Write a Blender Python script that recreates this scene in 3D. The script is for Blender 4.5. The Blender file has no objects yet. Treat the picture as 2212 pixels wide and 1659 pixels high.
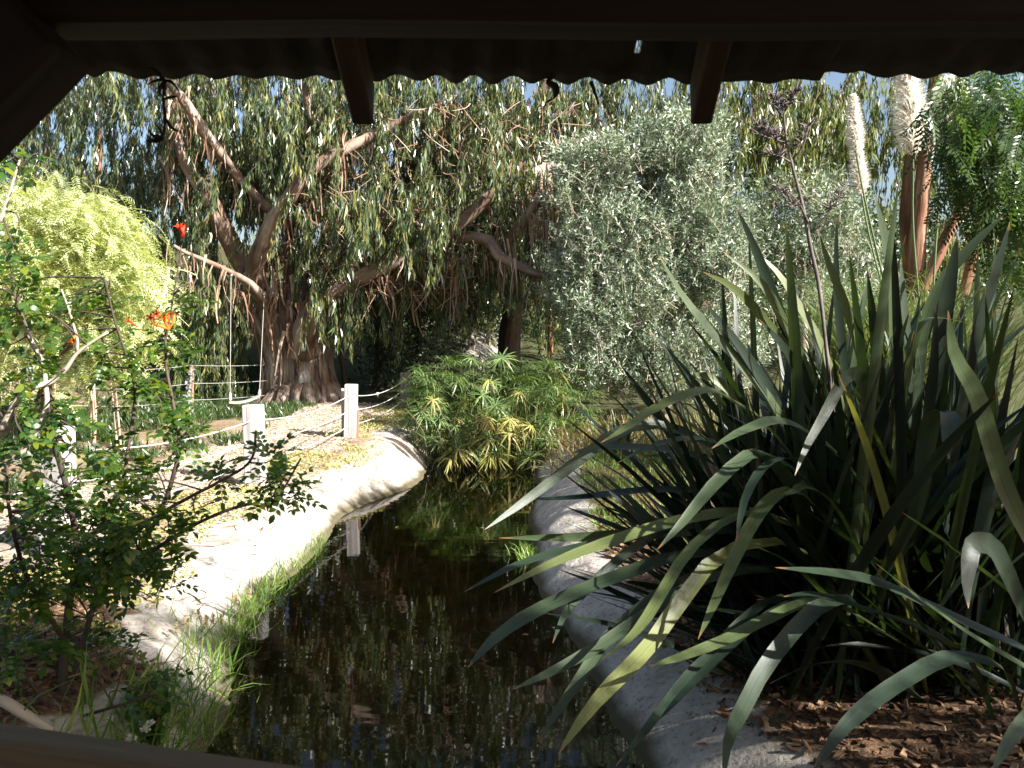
import bpy, bmesh, math
import numpy as np
from mathutils import Vector, Matrix

# ------------------------------------------------------------------ camera, sky, sun, exposure
S = bpy.context.scene
COL = S.collection
PITCH = math.radians(4.03)
CAM = np.array([0.0, 0.0, 1.30])
FPX = 2212 * 14.0 / 17.3            # focal length in pixels of a 2212 px wide picture
cd = bpy.data.cameras.new('camera'); cam = bpy.data.objects.new('camera', cd); COL.objects.link(cam)
cam.location = CAM; cam.rotation_euler = (math.radians(90) - PITCH, 0, 0)
cd.sensor_width = 17.3; cd.lens = 14.0; cd.clip_start = 0.05; cd.clip_end = 500
cd.dof.use_dof = True; cd.dof.focus_distance = 9.0; cd.dof.aperture_fstop = 5.0
S.camera = cam
SUN = Vector((0.72, -0.45, 0.53)).normalized()      # towards the sun: behind the camera, to the right
w = bpy.data.worlds.new('World'); S.world = w; w.use_nodes = True
nt = w.node_tree; bg = nt.nodes['Background']
sky = nt.nodes.new('ShaderNodeTexSky'); sky.sky_type = 'NISHITA'; sky.sun_disc = False
sky.sun_elevation = math.asin(SUN.z); sky.sun_rotation = math.atan2(SUN.x, SUN.y)
sky.air_density = 1.0; sky.dust_density = 3.0; sky.ozone_density = 1.0
nt.links.new(sky.outputs[0], bg.inputs[0]); bg.inputs[1].default_value = 0.055
sl = bpy.data.lights.new('sun', 'SUN'); sl.energy = 5.0; sl.angle = math.radians(0.53); sl.color = (1.0, 0.965, 0.91)
so = bpy.data.objects.new('sun', sl); COL.objects.link(so); so.rotation_euler = SUN.to_track_quat('Z', 'Y').to_euler()
S.view_settings.view_transform = 'Standard'; S.view_settings.look = 'None'
S.view_settings.gamma = 1.0; S.view_settings.exposure = 1.95
S.render.engine = 'CYCLES'
c = S.cycles; c.use_denoising = True; c.max_bounces = 7; c.diffuse_bounces = 3; c.glossy_bounces = 3
c.transmission_bounces = 4; c.transparent_max_bounces = 8; c.sample_clamp_indirect = 4.0
c.caustics_reflective = False; c.caustics_refractive = False

# ------------------------------------------------------------------ helpers
rng = np.random.default_rng(11)
U = rng.uniform
def PX(px, py, D):
    """world point seen at a place of the 2212 px wide picture at forward distance D"""
    dx = (np.asarray(px, float) - 1106) / FPX; dy = (829.5 - np.asarray(py, float)) / FPX
    D = np.asarray(D, float)
    t = D / (math.cos(PITCH) + dy * math.sin(PITCH))
    return np.stack([t * dx, D + 0 * dx, CAM[2] + t * (dy * math.cos(PITCH) - math.sin(PITCH))], -1)
def norm(a):
    a = np.asarray(a, float); return a / np.maximum(np.linalg.norm(a, axis=-1, keepdims=True), 1e-9)
def mesh(name, V, F, smooth=True, attr=None):
    """V (n,3); F a list of int arrays (m,k)"""
    me = bpy.data.meshes.new(name)
    V = np.asarray(V, np.float32).reshape(-1, 3)
    if not isinstance(F, list): F = [F]
    F = [np.asarray(f, np.int32) for f in F if len(f)]
    loops = np.concatenate([f.ravel() for f in F]); tot = np.concatenate([np.full(len(f), f.shape[1], np.int32) for f in F])
    start = np.concatenate([[0], np.cumsum(tot)[:-1]]).astype(np.int32)
    me.vertices.add(len(V)); me.vertices.foreach_set('co', V.ravel())
    me.loops.add(len(loops)); me.loops.foreach_set('vertex_index', loops)
    me.polygons.add(len(tot)); me.polygons.foreach_set('loop_start', start); me.polygons.foreach_set('loop_total', tot)
    me.polygons.foreach_set('use_smooth', np.full(len(tot), smooth))
    if attr is not None:
        for k, a in attr.items():
            a = np.asarray(a, np.float32)
            at = me.attributes.new(k, 'FLOAT_VECTOR', 'POINT'); at.data.foreach_set('vector', a.ravel())
    me.update(calc_edges=True)
    return me
def link(name, me, mat=None, parent=None, loc=None, kind=None):
    o = bpy.data.objects.new(name, me); COL.objects.link(o)
    if mat is not None and me is not None and not me.materials: me.materials.append(mat)
    if parent is not None: o.parent = parent
    if loc is not None: o.location = loc
    if kind: o['kind'] = kind
    return o
def thing(name, label, cat, loc=(0, 0, 0), group=None, rot=None):
    o = bpy.data.objects.new(name, None); COL.objects.link(o); o.location = loc
    o.empty_display_size = 0.1
    if rot is not None: o.rotation_euler = rot
    return tag(o, label, cat, group)
def tag(o, label, cat, group=None):
    o['label'] = label; o['category'] = cat
    if group: o['group'] = group
    return o
class MB:
    """collects pieces (world coordinates) into one mesh"""
    def __init__(s): s.V = []; s.F = []; s.A = []; s.n = 0
    def add(s, V, F, A=None):
        V = np.asarray(V, float).reshape(-1, 3)
        for f in (F if isinstance(F, list) else [F]): s.F.append(np.asarray(f, int) + s.n)
        s.V.append(V); s.A.append(V if A is None else A); s.n += len(V); return s
    def build(s, name, mat, parent=None, origin=None, smooth=True, kind=None, attr=True):
        V = np.concatenate(s.V); A = np.concatenate(s.A)
        if parent is not None: V = V - np.array(parent.location)
        by = {}
        for f in s.F: by.setdefault(f.shape[1], []).append(f)
        me = mesh(name, V, [np.concatenate(v) for v in by.values()], smooth, {'bk': A} if attr else None)
        return link(name, me, mat, parent, kind=kind)
def smooth_path(P, n):
    """Catmull-Rom through rows of P (any columns)"""
    P = np.asarray(P, float)
    if len(P) == 2: return P[0] + (P[1] - P[0]) * np.linspace(0, 1, n)[:, None]
    Q = np.vstack([2 * P[0] - P[1], P, 2 * P[-1] - P[-2]])
    t = np.linspace(0, len(P) - 1 - 1e-6, n); i = t.astype(int); u = (t - i)[:, None]
    a, b, cc, d = Q[i], Q[i + 1], Q[i + 2], Q[i + 3]
    return 0.5 * ((2 * b) + (cc - a) * u + (2 * a - 5 * b + 4 * cc - d) * u ** 2 + (3 * b - a - 3 * cc + d) * u ** 3)
def tube(P, R, sides=8, n=None, lump=0.0, flute=0, seed=0, caps=True):
    """P control points, R radii; returns V, F, A (A = bark coordinates)"""
    P = np.asarray(P, float); R = np.broadcast_to(np.asarray(R, float), (len(P),))
    n = n or max(2, len(P))
    Q = smooth_path(np.c_[P, R], n); C, r = Q[:, :3], np.maximum(Q[:, 3], 1e-4)
    T = norm(np.gradient(C, axis=0)); 
    up = np.array([0.0, 1.0, 0.0]) if abs(T[0, 1]) < 0.8 else np.array([1.0, 0, 0])
    N = np.zeros_like(T); b = up - T[0] * up.dot(T[0]); N[0] = b / np.linalg.norm(b)
    for k in range(1, n):
        b = N[k - 1] - T[k] * N[k - 1].dot(T[k]); N[k] = b / max(np.linalg.norm(b), 1e-9)
    B = np.cross(T, N); a = np.arange(sides) * 2 * np.pi / sides
    s = np.concatenate([[0], np.cumsum(np.linalg.norm(np.diff(C, axis=0), axis=1))])
    rad = np.repeat(r[:, None], sides, 1)
    if lump:
        q = np.random.default_rng(seed); m = np.zeros_like(rad)
        for k in range(5):
            m += np.sin(a[None] * q.integers(1, 4) + s[:, None] * q.uniform(1.5, 9) / max(0.15, r.mean() * 3) + q.uniform(0, 6.3)) / (k + 1)
        rad = rad * (1 + lump * m)
    if flute:
        q = np.random.default_rng(seed + 5)
        m = sum(np.sin(a[None] * f + s[:, None] * q.uniform(-.7, .7) + q.uniform(0, 6.3)) * g for f, g in ((5, .09), (9, .05), (17, .035), (29, .02)))
        rad = rad * (1 + flute * m)
    V = C[:, None] + rad[..., None] * (np.cos(a)[None, :, None] * N[:, None] + np.sin(a)[None, :, None] * B[:, None])
    A = np.stack([np.cos(a)[None] * rad, np.sin(a)[None] * rad, np.repeat(s[:, None], sides, 1)], -1)
    i = np.arange(n - 1)[:, None] * sides; j = np.arange(sides)[None]; j2 = (j + 1) % sides
    F = [np.stack([i + j, i + j2, i + sides + j2, i + sides + j], -1).reshape(-1, 4)]
    V = V.reshape(-1, 3); A = A.reshape(-1, 3)
    if caps:
        F.append(np.array([list(range(sides))[::-1]])); F.append(np.array([[(n - 1) * sides + k for k in range(sides)]]))
    return V, F, A
def scatter(TV, TF, pos, L, N, scale, wid=1.0):
    """copies of a template: its y axis along L, z near N"""
    TV = np.asarray(TV, float); pos = np.asarray(pos, float).reshape(-1, 3); n = len(pos)
    L = norm(np.broadcast_to(L, (n, 3))); N = np.broadcast_to(N, (n, 3))
    N = N - L * (N * L).sum(1, keepdims=True); N = norm(N); W = np.cross(L, N)
    sc = np.broadcast_to(scale, (n,))[:, None, None]; wd = np.broadcast_to(wid, (n,))[:, None, None]
    V = pos[:, None] + sc * (TV[None, :, 0:1] * wd * W[:, None] + TV[None, :, 1:2] * L[:, None] + TV[None, :, 2:3] * N[:, None])
    TF = TF if isinstance(TF, list) else [TF]
    F = [(np.asarray(f)[None] + (np.arange(n) * len(TV))[:, None, None]).reshape(-1, np.asarray(f).shape[1]) for f in TF]
    return V.reshape(-1, 3), F
def rdir(n, spread=1.0, base=(0, 0, 0)):
    return norm(rng.normal(size=(n, 3)) * spread + np.asarray(base, float))
def box(name, size, mat, parent, loc, rot=(0, 0, 0), bev=0.006, warp=0.0):
    bm = bmesh.new(); bmesh.ops.create_cube(bm, size=1.0)
    bmesh.ops.scale(bm, vec=size, verts=bm.verts)
    k = int(np.argmax(size)); 
    if max(size) > 0.5:
        ed = [e for e in bm.edges if abs((e.verts[0].co - e.verts[1].co)[k]) > 1e-4]
        bmesh.ops.subdivide_edges(bm, edges=ed, cuts=10, use_grid_fill=True)
        for v in bm.verts:
            t = v.co[k]
            for ax in range(3):
                if ax != k: v.co[ax] += warp * (math.sin(t * 5.1 + ax) + 0.5 * math.sin(t * 13.7 + 2 * ax))
    if bev: bmesh.ops.bevel(bm, geom=[e for e in bm.edges if e.calc_face_angle(0) > 0.8], offset=bev, segments=1, affect='EDGES')
    me = bpy.data.meshes.new(name); bm.to_mesh(me); bm.free()
    o = link(name, me, mat, parent); o.location = Vector(loc) - (parent.location if parent else Vector()); o.rotation_euler = rot
    return o

# ------------------------------------------------------------------ leaf templates (y = length, x = width, z = out of the leaf)
def ribbon(ys, ws, xs=None, zs=None, fold=0.0):
    """pointed leaf: base point, pairs of edge points, tip point -> tris and quads"""
    V = [(xs[0] if xs else 0, ys[0], zs[0] if zs else 0)]
    for k in range(1, len(ys) - 1):
        x = xs[k] if xs else 0; z = zs[k] if zs else 0
        V += [(x - ws[k], ys[k], z + fold * ws[k]), (x + ws[k], ys[k], z + fold * ws[k])]
    V.append((xs[-1] if xs else 0, ys[-1], zs[-1] if zs else 0))
    n = len(ys) - 2; T = [(0, 2, 1), (2 * n - 1, 2 * n, 2 * n + 1)]; Q = [(2 * k + 1, 2 * k + 2, 2 * k + 4, 2 * k + 3) for k in range(n - 1)]
    F = [np.array(T)] + ([np.array(Q)] if Q else [])
    return np.array(V, float), F
EUC = (np.array([(0, 0, 0), (-.085, .45, .05), (.09, 1, .0), (.055, .42, .03)]), [np.array([(0, 3, 2, 1)])])
OLIVE = (np.array([(0, 0, 0), (-.11, .5, .03), (.11, .5, .0), (0, 1, 0)]), [np.array([(0, 2, 3, 1)])])
OVAL = ribbon([0, .25, .62, 1], [0, .24, .25, 0], None, [0, .06, .08, 0], fold=.12)
BLADE = [ribbon([0, .35, .72, 1], [.02, .028, .02, 0], None, [0, .02 * b, .12 * b, .4 * b]) for b in (0.3, 1.0, 1.8)]
def frond(pairs, ll, lw, droop, seed=0):
    q = np.random.default_rng(seed); V = []; F = []; 
    for k in range(pairs):
        t = (k + 1) / (pairs + .6); y = t * (1 - .15 * droop * t); z = -droop * t * t * .5
        for s in (-1, 1):
            l = ll * (1 - .45 * t) * q.uniform(.85, 1.1); b = len(V); d = np.array([s * .8, .6 + q.uniform(-.15, .15), -.2 + q.uniform(-.2, .2)]); d /= np.linalg.norm(d)
            p = np.array([0, y, z]); wv = np.array([-.5 * s, .85, 0]) * lw
            V += [p, p + d * l * .5 + wv, p + d * l, p + d * l * .5 - wv]; F.append((b, b + 1, b + 2, b + 3) if s > 0 else (b + 3, b + 2, b + 1, b))
    b = len(V)
    pts = [(0, t * (1 - .15 * droop * t), -droop * t * t * .5) for t in (0, .33, .66, 1)]
    for p in pts: V += [(p[0] - .006, p[1], p[2] + .002), (p[0] + .006, p[1], p[2] + .002)]
    for k in range(3): F.append((b + 2 * k, b + 2 * k + 1, b + 2 * k + 3, b + 2 * k + 2))
    return np.array(V, float), [np.array(F)]

# ------------------------------------------------------------------ materials
def new_mat(name):
    m = bpy.data.materials.new(name); m.use_nodes = True; n = m.node_tree.nodes; n.clear()
    return m, n, m.node_tree.links
def ramp(n, stops):
    r = n.new('ShaderNodeValToRGB'); e = r.color_ramp.elements
    while len(e) < len(stops): e.new(0.5)
    for k, (p, col) in enumerate(stops): e[k].position = p; e[k].color = (*col, 1)
    return r
def leaf_mat(name, cols, trans=None, tr=0.35, rough=0.4, spec=0.5, grad=None):
    """two-sided leaf: colour differs from leaf to leaf, light passes through"""
    m, n, l = new_mat(name); out = n.new('ShaderNodeOutputMaterial'); g = n.new('ShaderNodeNewGeometry')
    r = ramp(n, [(k / max(1, len(cols) - 1), cc) for k, cc in enumerate(cols)]); l.new(g.outputs['Random Per Island'], r.inputs[0])
    p = n.new('ShaderNodeBsdfPrincipled'); p.inputs['Roughness'].default_value = rough; p.inputs['Specular IOR Level'].default_value = spec
    l.new(r.outputs[0], p.inputs['Base Color'])
    t = n.new('ShaderNodeBsdfTranslucent'); mx = n.new('ShaderNodeMixShader'); mx.inputs[0].default_value = tr
    hs = n.new('ShaderNodeMixRGB'); hs.blend_type = 'MULTIPLY'; hs.inputs[0].default_value = 1; hs.inputs[2].default_value = (*(trans or (1.6, 1.7, .6)), 1)
    l.new(r.outputs[0], hs.inputs[1]); l.new(hs.outputs[0], t.inputs[0])
    l.new(p.outputs[0], mx.inputs[1]); l.new(t.outputs[0], mx.inputs[2]); l.new(mx.outputs[0], out.inputs[0])
    return m
def noise_mat(name, stops, scale=5, stretch=(1, 1, 1), detail=6, coord='Object', attr=None, rough=0.8, bump=0.3, bdist=0.02, stops2=None, scale2=1.5, spec=0.3, dist=0.0):
    m, n, l = new_mat(name); out = n.new('ShaderNodeOutputMaterial'); p = n.new('ShaderNodeBsdfPrincipled')
    if attr: a = n.new('ShaderNodeAttribute'); a.attribute_name = attr; src = a.outputs['Vector']
    else: a = n.new('ShaderNodeTexCoord'); src = a.outputs[coord]
    mp = n.new('ShaderNodeMapping'); mp.inputs['Scale'].default_value = stretch; l.new(src, mp.inputs[0])
    t = n.new('ShaderNodeTexNoise'); t.inputs['Scale'].default_value = scale; t.inputs['Detail'].default_value = detail; t.inputs['Roughness'].default_value = .62; t.inputs['Distortion'].default_value = dist
    l.new(mp.outputs[0], t.inputs['Vector']); r = ramp(n, stops); l.new(t.outputs[0], r.inputs[0]); colr = r.outputs[0]
    if stops2:
        t2 = n.new('ShaderNodeTexNoise'); t2.inputs['Scale'].default_value = scale2; t2.inputs['Detail'].default_value = 4; l.new(src, t2.inputs['Vector'])
        r2 = ramp(n, stops2); l.new(t2.outputs[0], r2.inputs[0]); mx = n.new('ShaderNodeMixRGB'); mx.blend_type = 'MULTIPLY'; mx.inputs[0].default_value = 1
        l.new(colr, mx.inputs[1]); l.new(r2.outputs[0], mx.inputs[2]); colr = mx.outputs[0]
    l.new(colr, p.inputs['Base Color']); p.inputs['Roughness'].default_value = rough; p.inputs['Specular IOR Level'].default_value = spec
    if bump:
        b = n.new('ShaderNodeBump'); b.inputs['Strength'].default_value = bump; b.inputs['Distance'].default_value = bdist
        l.new(t.outputs[0], b.inputs['Height']); l.new(b.outputs[0], p.inputs['Normal'])
    l.new(p.outputs[0], out.inputs[0]); return m

M = {}
M['euc'] = leaf_mat('eucalyptus_leaf', [(.032, .058, .030), (.063, .098, .046), (.11, .14, .057), (.22, .205, .065)], tr=.32, rough=.27, spec=.6)
M['euc_blue'] = leaf_mat('blue_eucalyptus_leaf', [(.028, .055, .048), (.052, .090, .070), (.085, .125, .095)], tr=.25, rough=.28, spec=.6)
M['euc_warm'] = leaf_mat('warm_eucalyptus_leaf', [(.04, .07, .026), (.075, .11, .035), (.13, .15, .04), (.19, .18, .05)], tr=.35, rough=.35, spec=.55)
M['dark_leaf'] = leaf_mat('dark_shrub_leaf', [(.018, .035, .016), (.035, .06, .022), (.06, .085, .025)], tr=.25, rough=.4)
M['olive'] = leaf_mat('olive_leaf', [(.075, .11, .06), (.17, .22, .145), (.40, .44, .345)], trans=(1.1, 1.2, .7), tr=.18, rough=.34, spec=.6)
M['pepper'] = leaf_mat('pepper_leaf', [(.25, .31, .09), (.42, .46, .21), (.66, .68, .47)], trans=(1.3, 1.3, .6), tr=.4, rough=.4)
M['pepper_dark'] = leaf_mat('green_pepper_leaf', [(.025, .055, .016), (.042, .08, .020), (.065, .105, .025)], tr=.3, rough=.4)
M['shrub'] = leaf_mat('honeysuckle_leaf', [(.022, .058, .010), (.034, .085, .014), (.055, .115, .017), (.15, .18, .02)], trans=(2.0, 2.1, .5), tr=.42, rough=.38)
M['papyrus'] = leaf_mat('sedge_leaf', [(.055, .10, .035), (.105, .17, .06), (.21, .26, .10)], tr=.3, rough=.38, spec=.5)
M['papyrus_dry'] = leaf_mat('yellow_sedge_leaf', [(.24, .24, .07), (.34, .32, .10), (.36, .27, .11)], trans=(1.3, 1.2, .6), tr=.3, rough=.45)
M['grass'] = leaf_mat('grass_blade', [(.06, .14, .02), (.10, .21, .03), (.17, .27, .045), (.28, .28, .09)], tr=.35, rough=.45)
M['cover'] = leaf_mat('ground_cover', [(.022, .045, .014), (.038, .07, .02), (.08, .11, .03)], tr=.25, rough=.35)
M['weed'] = leaf_mat('bank_weed', [(.20, .25, .06), (.32, .34, .09), (.42, .38, .10), (.30, .22, .10)], trans=(1.2, 1.2, .6), tr=.25, rough=.5)
M['silver'] = leaf_mat('silver_leaf', [(.17, .21, .21), (.27, .32, .32)], trans=(1, 1, .9), tr=.15, rough=.5)
M['pampas_leaf'] = leaf_mat('pampas_leaf', [(.07, .11, .05), (.12, .17, .08), (.2, .22, .12)], tr=.25, rough=.4)
M['plume'] = leaf_mat('pampas_plume', [(.86, .82, .74), (.92, .89, .83)], trans=(1, 1, .98), tr=.55, rough=.8, spec=.1)
M['chip'] = leaf_mat('wood_chip', [(.06, .032, .018), (.12, .065, .035), (.19, .11, .06), (.30, .20, .12)], trans=(.2, .2, .2), tr=.05, rough=.8, spec=.2)
M['strip'] = leaf_mat('bark_strip', [(.13, .07, .045), (.24, .135, .085), (.36, .24, .165), (.48, .38, .31)], trans=(.7, .5, .4), tr=.12, rough=.7, spec=.25)
M['twig'] = noise_mat('twig', [(.3, (.12, .065, .045)), (.7, (.25, .16, .11))], scale=6, bump=0)
M['dry_twig'] = noise_mat('dry_twig', [(.3, (.28, .18, .13)), (.7, (.45, .33, .25))], scale=6, bump=0)
M['bark'] = noise_mat('fibrous_bark', [(.34, (.035, .027, .023)), (.45, (.15, .118, .10)), (.55, (.29, .245, .215)), (.68, (.48, .43, .39))], scale=9, stretch=(1, 1, .09), attr='bk', rough=.9, bump=1.0, bdist=.05,
                     stops2=[(.35, (.85, .66, .52)), (.6, (1.0, 1.0, 1.02))], scale2=2.0)
M['limb'] = noise_mat('smooth_peeling_bark', [(.36, (.07, .042, .03)), (.44, (.17, .11, .078)), (.53, (.26, .205, .165)), (.64, (.42, .38, .35))], scale=2.2, stretch=(1.4, 1.4, .3), attr='bk', rough=.65, bump=.25, bdist=.02,
                     stops2=[(.38, (.72, .70, .72)), (.6, (1.1, 1.05, 1.0))], scale2=4.0, dist=.4)
M['red_bark'] = noise_mat('red_shaggy_bark', [(.3, (.075, .035, .022)), (.5, (.20, .095, .055)), (.75, (.38, .24, .16))], scale=10, stretch=(1, 1, .12), attr='bk', rough=.9, bump=1.0, bdist=.03)
M['dark_bark'] = noise_mat('dark_bark', [(.3, (.03, .022, .018)), (.6, (.09, .065, .05)), (.8, (.15, .11, .09))], scale=10, stretch=(1, 1, .15), attr='bk', rough=.9, bump=.8, bdist=.02)
M['pale_bark'] = noise_mat('pale_twig_bark', [(.3, (.25, .20, .15)), (.7, (.48, .42, .34))], scale=8, stretch=(1, 1, .3), attr='bk', rough=.8, bump=.2)
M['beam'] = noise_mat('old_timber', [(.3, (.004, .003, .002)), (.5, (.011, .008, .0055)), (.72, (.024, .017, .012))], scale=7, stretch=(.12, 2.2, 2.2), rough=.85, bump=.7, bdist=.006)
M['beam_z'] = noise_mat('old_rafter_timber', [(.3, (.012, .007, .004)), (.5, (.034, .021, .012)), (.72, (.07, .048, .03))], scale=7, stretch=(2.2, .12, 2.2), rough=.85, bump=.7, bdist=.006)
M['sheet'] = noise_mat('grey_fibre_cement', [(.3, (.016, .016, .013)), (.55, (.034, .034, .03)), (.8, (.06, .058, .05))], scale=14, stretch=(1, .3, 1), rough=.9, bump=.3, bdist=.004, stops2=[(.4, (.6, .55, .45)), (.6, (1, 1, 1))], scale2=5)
M['post'] = noise_mat('weathered_post', [(.30, (.12, .10, .09)), (.44, (.30, .275, .26)), (.7, (.43, .41, .40))], scale=9, stretch=(2.4, 2.4, .12), rough=.85, bump=.8, bdist=.006)
M['post_dark'] = noise_mat('shaded_post', [(.3, (.10, .08, .07)), (.7, (.28, .24, .21))], scale=9, stretch=(2.4, 2.4, .12), rough=.85, bump=.6, bdist=.006)  # darker copy of the post wood, shade put into its colour
M['stake'] = noise_mat('brown_stake', [(.3, (.11, .065, .04)), (.7, (.25, .16, .10))], scale=9, stretch=(2.4, 2.4, .12), rough=.85, bump=.6, bdist=.006)
M['rope'] = noise_mat('white_rope', [(.3, (.40, .39, .37)), (.7, (.6, .59, .57))], scale=60, rough=.8, bump=.3, bdist=.003)
M['swing'] = noise_mat('grey_plank', [(.3, (.22, .20, .18)), (.7, (.45, .43, .40))], scale=9, stretch=(.2, 3, 3), rough=.8, bump=.4, bdist=.004)
M['orange'] = leaf_mat('orange_petal', [(.75, .16, .02), (.85, .28, .03)], trans=(1.1, .9, .6), tr=.4, rough=.5)
M['red'] = leaf_mat('red_petal', [(.55, .04, .015), (.65, .07, .02)], trans=(1.2, .8, .5), tr=.35, rough=.5)
M['white'] = leaf_mat('white_petal', [(.70, .74, .66), (.8, .82, .78)], trans=(1, 1, 1), tr=.3, rough=.6)
M['seedhead'] = leaf_mat('grass_seed_head', [(.40, .34, .17), (.48, .30, .14), (.35, .36, .18)], trans=(1, 1, .8), tr=.3, rough=.7)
M['black'] = noise_mat('cobwebbed_twig', [(.3, (.02, .017, .014)), (.7, (.05, .042, .035))], scale=20, bump=0)
def flax_mat():
    m, n, l = new_mat('flax_leaf'); out = n.new('ShaderNodeOutputMaterial'); p = n.new('ShaderNodeBsdfPrincipled')
    a = n.new('ShaderNodeAttribute'); a.attribute_name = 'bk'           # x across, y along, z leaf tone
    sx = n.new('ShaderNodeSeparateXYZ'); l.new(a.outputs['Vector'], sx.inputs[0])
    tone = ramp(n, [(0, (.008, .013, .010)), (.3, (.020, .034, .021)), (.6, (.052, .076, .034)), (.85, (.12, .14, .042)), (1, (.20, .17, .09))]); l.new(sx.outputs[2], tone.inputs[0])
    mp = n.new('ShaderNodeMapping'); mp.inputs['Scale'].default_value = (26, .7, 3); l.new(a.outputs['Vector'], mp.inputs[0])
    t = n.new('ShaderNodeTexNoise'); t.inputs['Scale'].default_value = 1.0; t.inputs['Detail'].default_value = 3; l.new(mp.outputs[0], t.inputs['Vector'])
    r = ramp(n, [(.3, (.78, .78, .8)), (.7, (1.2, 1.2, 1.15))]); l.new(t.outputs[0], r.inputs[0])
    mx = n.new('ShaderNodeMixRGB'); mx.blend_type = 'MULTIPLY'; mx.inputs[0].default_value = 1; l.new(tone.outputs[0], mx.inputs[1]); l.new(r.outputs[0], mx.inputs[2])
    tip = ramp(n, [(.0, (0, 0, 0)), (.965, (0, 0, 0)), (.998, (1, 1, 1))]); l.new(sx.outputs[1], tip.inputs[0])
    m2 = n.new('ShaderNodeMixRGB'); m2.inputs[2].default_value = (.26, .13, .06, 1); l.new(tip.outputs[0], m2.inputs[0]); l.new(mx.outputs[0], m2.inputs[1])
    ab = n.new('ShaderNodeMath'); ab.operation = 'ABSOLUTE'; l.new(sx.outputs[0], ab.inputs[0])
    mid = ramp(n, [(0, (.55, .5, .3)), (.05, (1, 1, 1)), (.94, (1, 1, 1)), (.985, (1.4, .8, .4))]); l.new(ab.outputs[0], mid.inputs[0])
    m3 = n.new('ShaderNodeMixRGB'); m3.blend_type = 'MULTIPLY'; m3.inputs[0].default_value = .8; l.new(m2.outputs[0], m3.inputs[1]); l.new(mid.outputs[0], m3.inputs[2])
    l.new(m3.outputs[0], p.inputs['Base Color']); p.inputs['Roughness'].default_value = .37; p.inputs['Specular IOR Level'].default_value = .36
    b = n.new('ShaderNodeBump'); b.inputs['Strength'].default_value = .25; b.inputs['Distance'].default_value = .002; l.new(t.outputs[0], b.inputs['Height']); l.new(b.outputs[0], p.inputs['Normal'])
    tr = n.new('ShaderNodeBsdfTranslucent'); hs = n.new('ShaderNodeMixRGB'); hs.blend_type = 'MULTIPLY'; hs.inputs[0].default_value = 1; hs.inputs[2].default_value = (1.8, 1.9, .5, 1)
    l.new(m3.outputs[0], hs.inputs[1]); l.new(hs.outputs[0], tr.inputs[0])
    ms = n.new('ShaderNodeMixShader'); ms.inputs[0].default_value = .2; l.new(p.outputs[0], ms.inputs[1]); l.new(tr.outputs[0], ms.inputs[2]); l.new(ms.outputs[0], out.inputs[0])
    return m
M['flax'] = flax_mat()

# ------------------------------------------------------------------ terrain
WATER_Z = -0.38
def fb(x, y, f, seed):
    q = np.random.default_rng(seed); z = 0
    for k in range(6):
        a = q.uniform(0, 6.28); ff = f * q.uniform(.6, 1.9); z = z + np.sin((x * math.cos(a) + y * math.sin(a)) * ff + q.uniform(0, 6.28)) * q.uniform(.5, 1)
    return z / 3
def edges(y):
    xl = np.interp(y, [0, 3.0, 3.6, 4.2, 4.7, 5.4, 6.3, 7.2, 7.8, 8.4, 9.0, 9.8, 11.5, 13], [-1.25, -1.22, -1.30, -1.42, -1.44, -1.47, -1.50, -1.46, -1.30, -1.10, -1.02, -.98, -.9, -.3])
    xr = np.interp(y, [0, 3.15, 3.35, 3.77, 4.31, 5.04, 6.05, 7.57, 9.49, 11.5, 13], [.8, .52, .45, .39, .29, .20, .12, .19, .29, .35, -.2])
    return xl + .05 * np.sin(y * 2.3), xr + .03 * np.sin(y * 3.1 + 1)
def post_x(y): return np.interp(y, [3, 4.9, 7.0, 9.6, 13.5, 20], [-3.3, -2.72, -2.19, -1.88, -1.74, -1.6])
def terrain(x, y):
    x = np.asarray(x, float); y = np.asarray(y, float)
    xl, xr = edges(y); dl = xl - x; dr = x - xr
    wl = .34 + .10 * np.sin(y * 1.7 + .4) + .12 * np.exp(-((y - 4.9) / .8) ** 2)
    zl = WATER_Z + .38 * (1 - np.exp(-(np.maximum(dl, 0) / wl) ** 1.25)); zr = WATER_Z + .28 * (1 - np.exp(-(np.maximum(dr, 0) / .24) ** 1.2))
    ins = np.minimum(-dl, -dr); zi = WATER_Z - .34 * (1 - np.exp(-np.maximum(ins, 0) / .16))
    z = np.where(dl > 0, zl, np.where(dr > 0, zr, zi))
    out = np.maximum(np.maximum(dl, dr), 0); k = np.clip(out / .4, 0, 1)
    z = z + k * (.022 * fb(x, y, 5, 1) + .012 * fb(x, y, 13, 2) + .05 * fb(x, y, .9, 3)) + .012 * fb(x, y, 9, 8) * np.exp(-(out / .3) ** 2) + .006 * fb(x, y, 24, 9)
    hill = np.clip(y - 16 + .8 * fb(x, y, .5, 4), 0, 16); z = z + .22 * hill - .003 * hill ** 2
    z = z + .10 * np.clip(y - 11.5, 0, 5) * np.clip((-x - 3.8) / 2, 0, 1) + .25 * np.clip(-x - 6.0 + .1 * (y - 8), 0, 5) * np.clip((y - 4) / 4, 0, 1)
    return z
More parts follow.
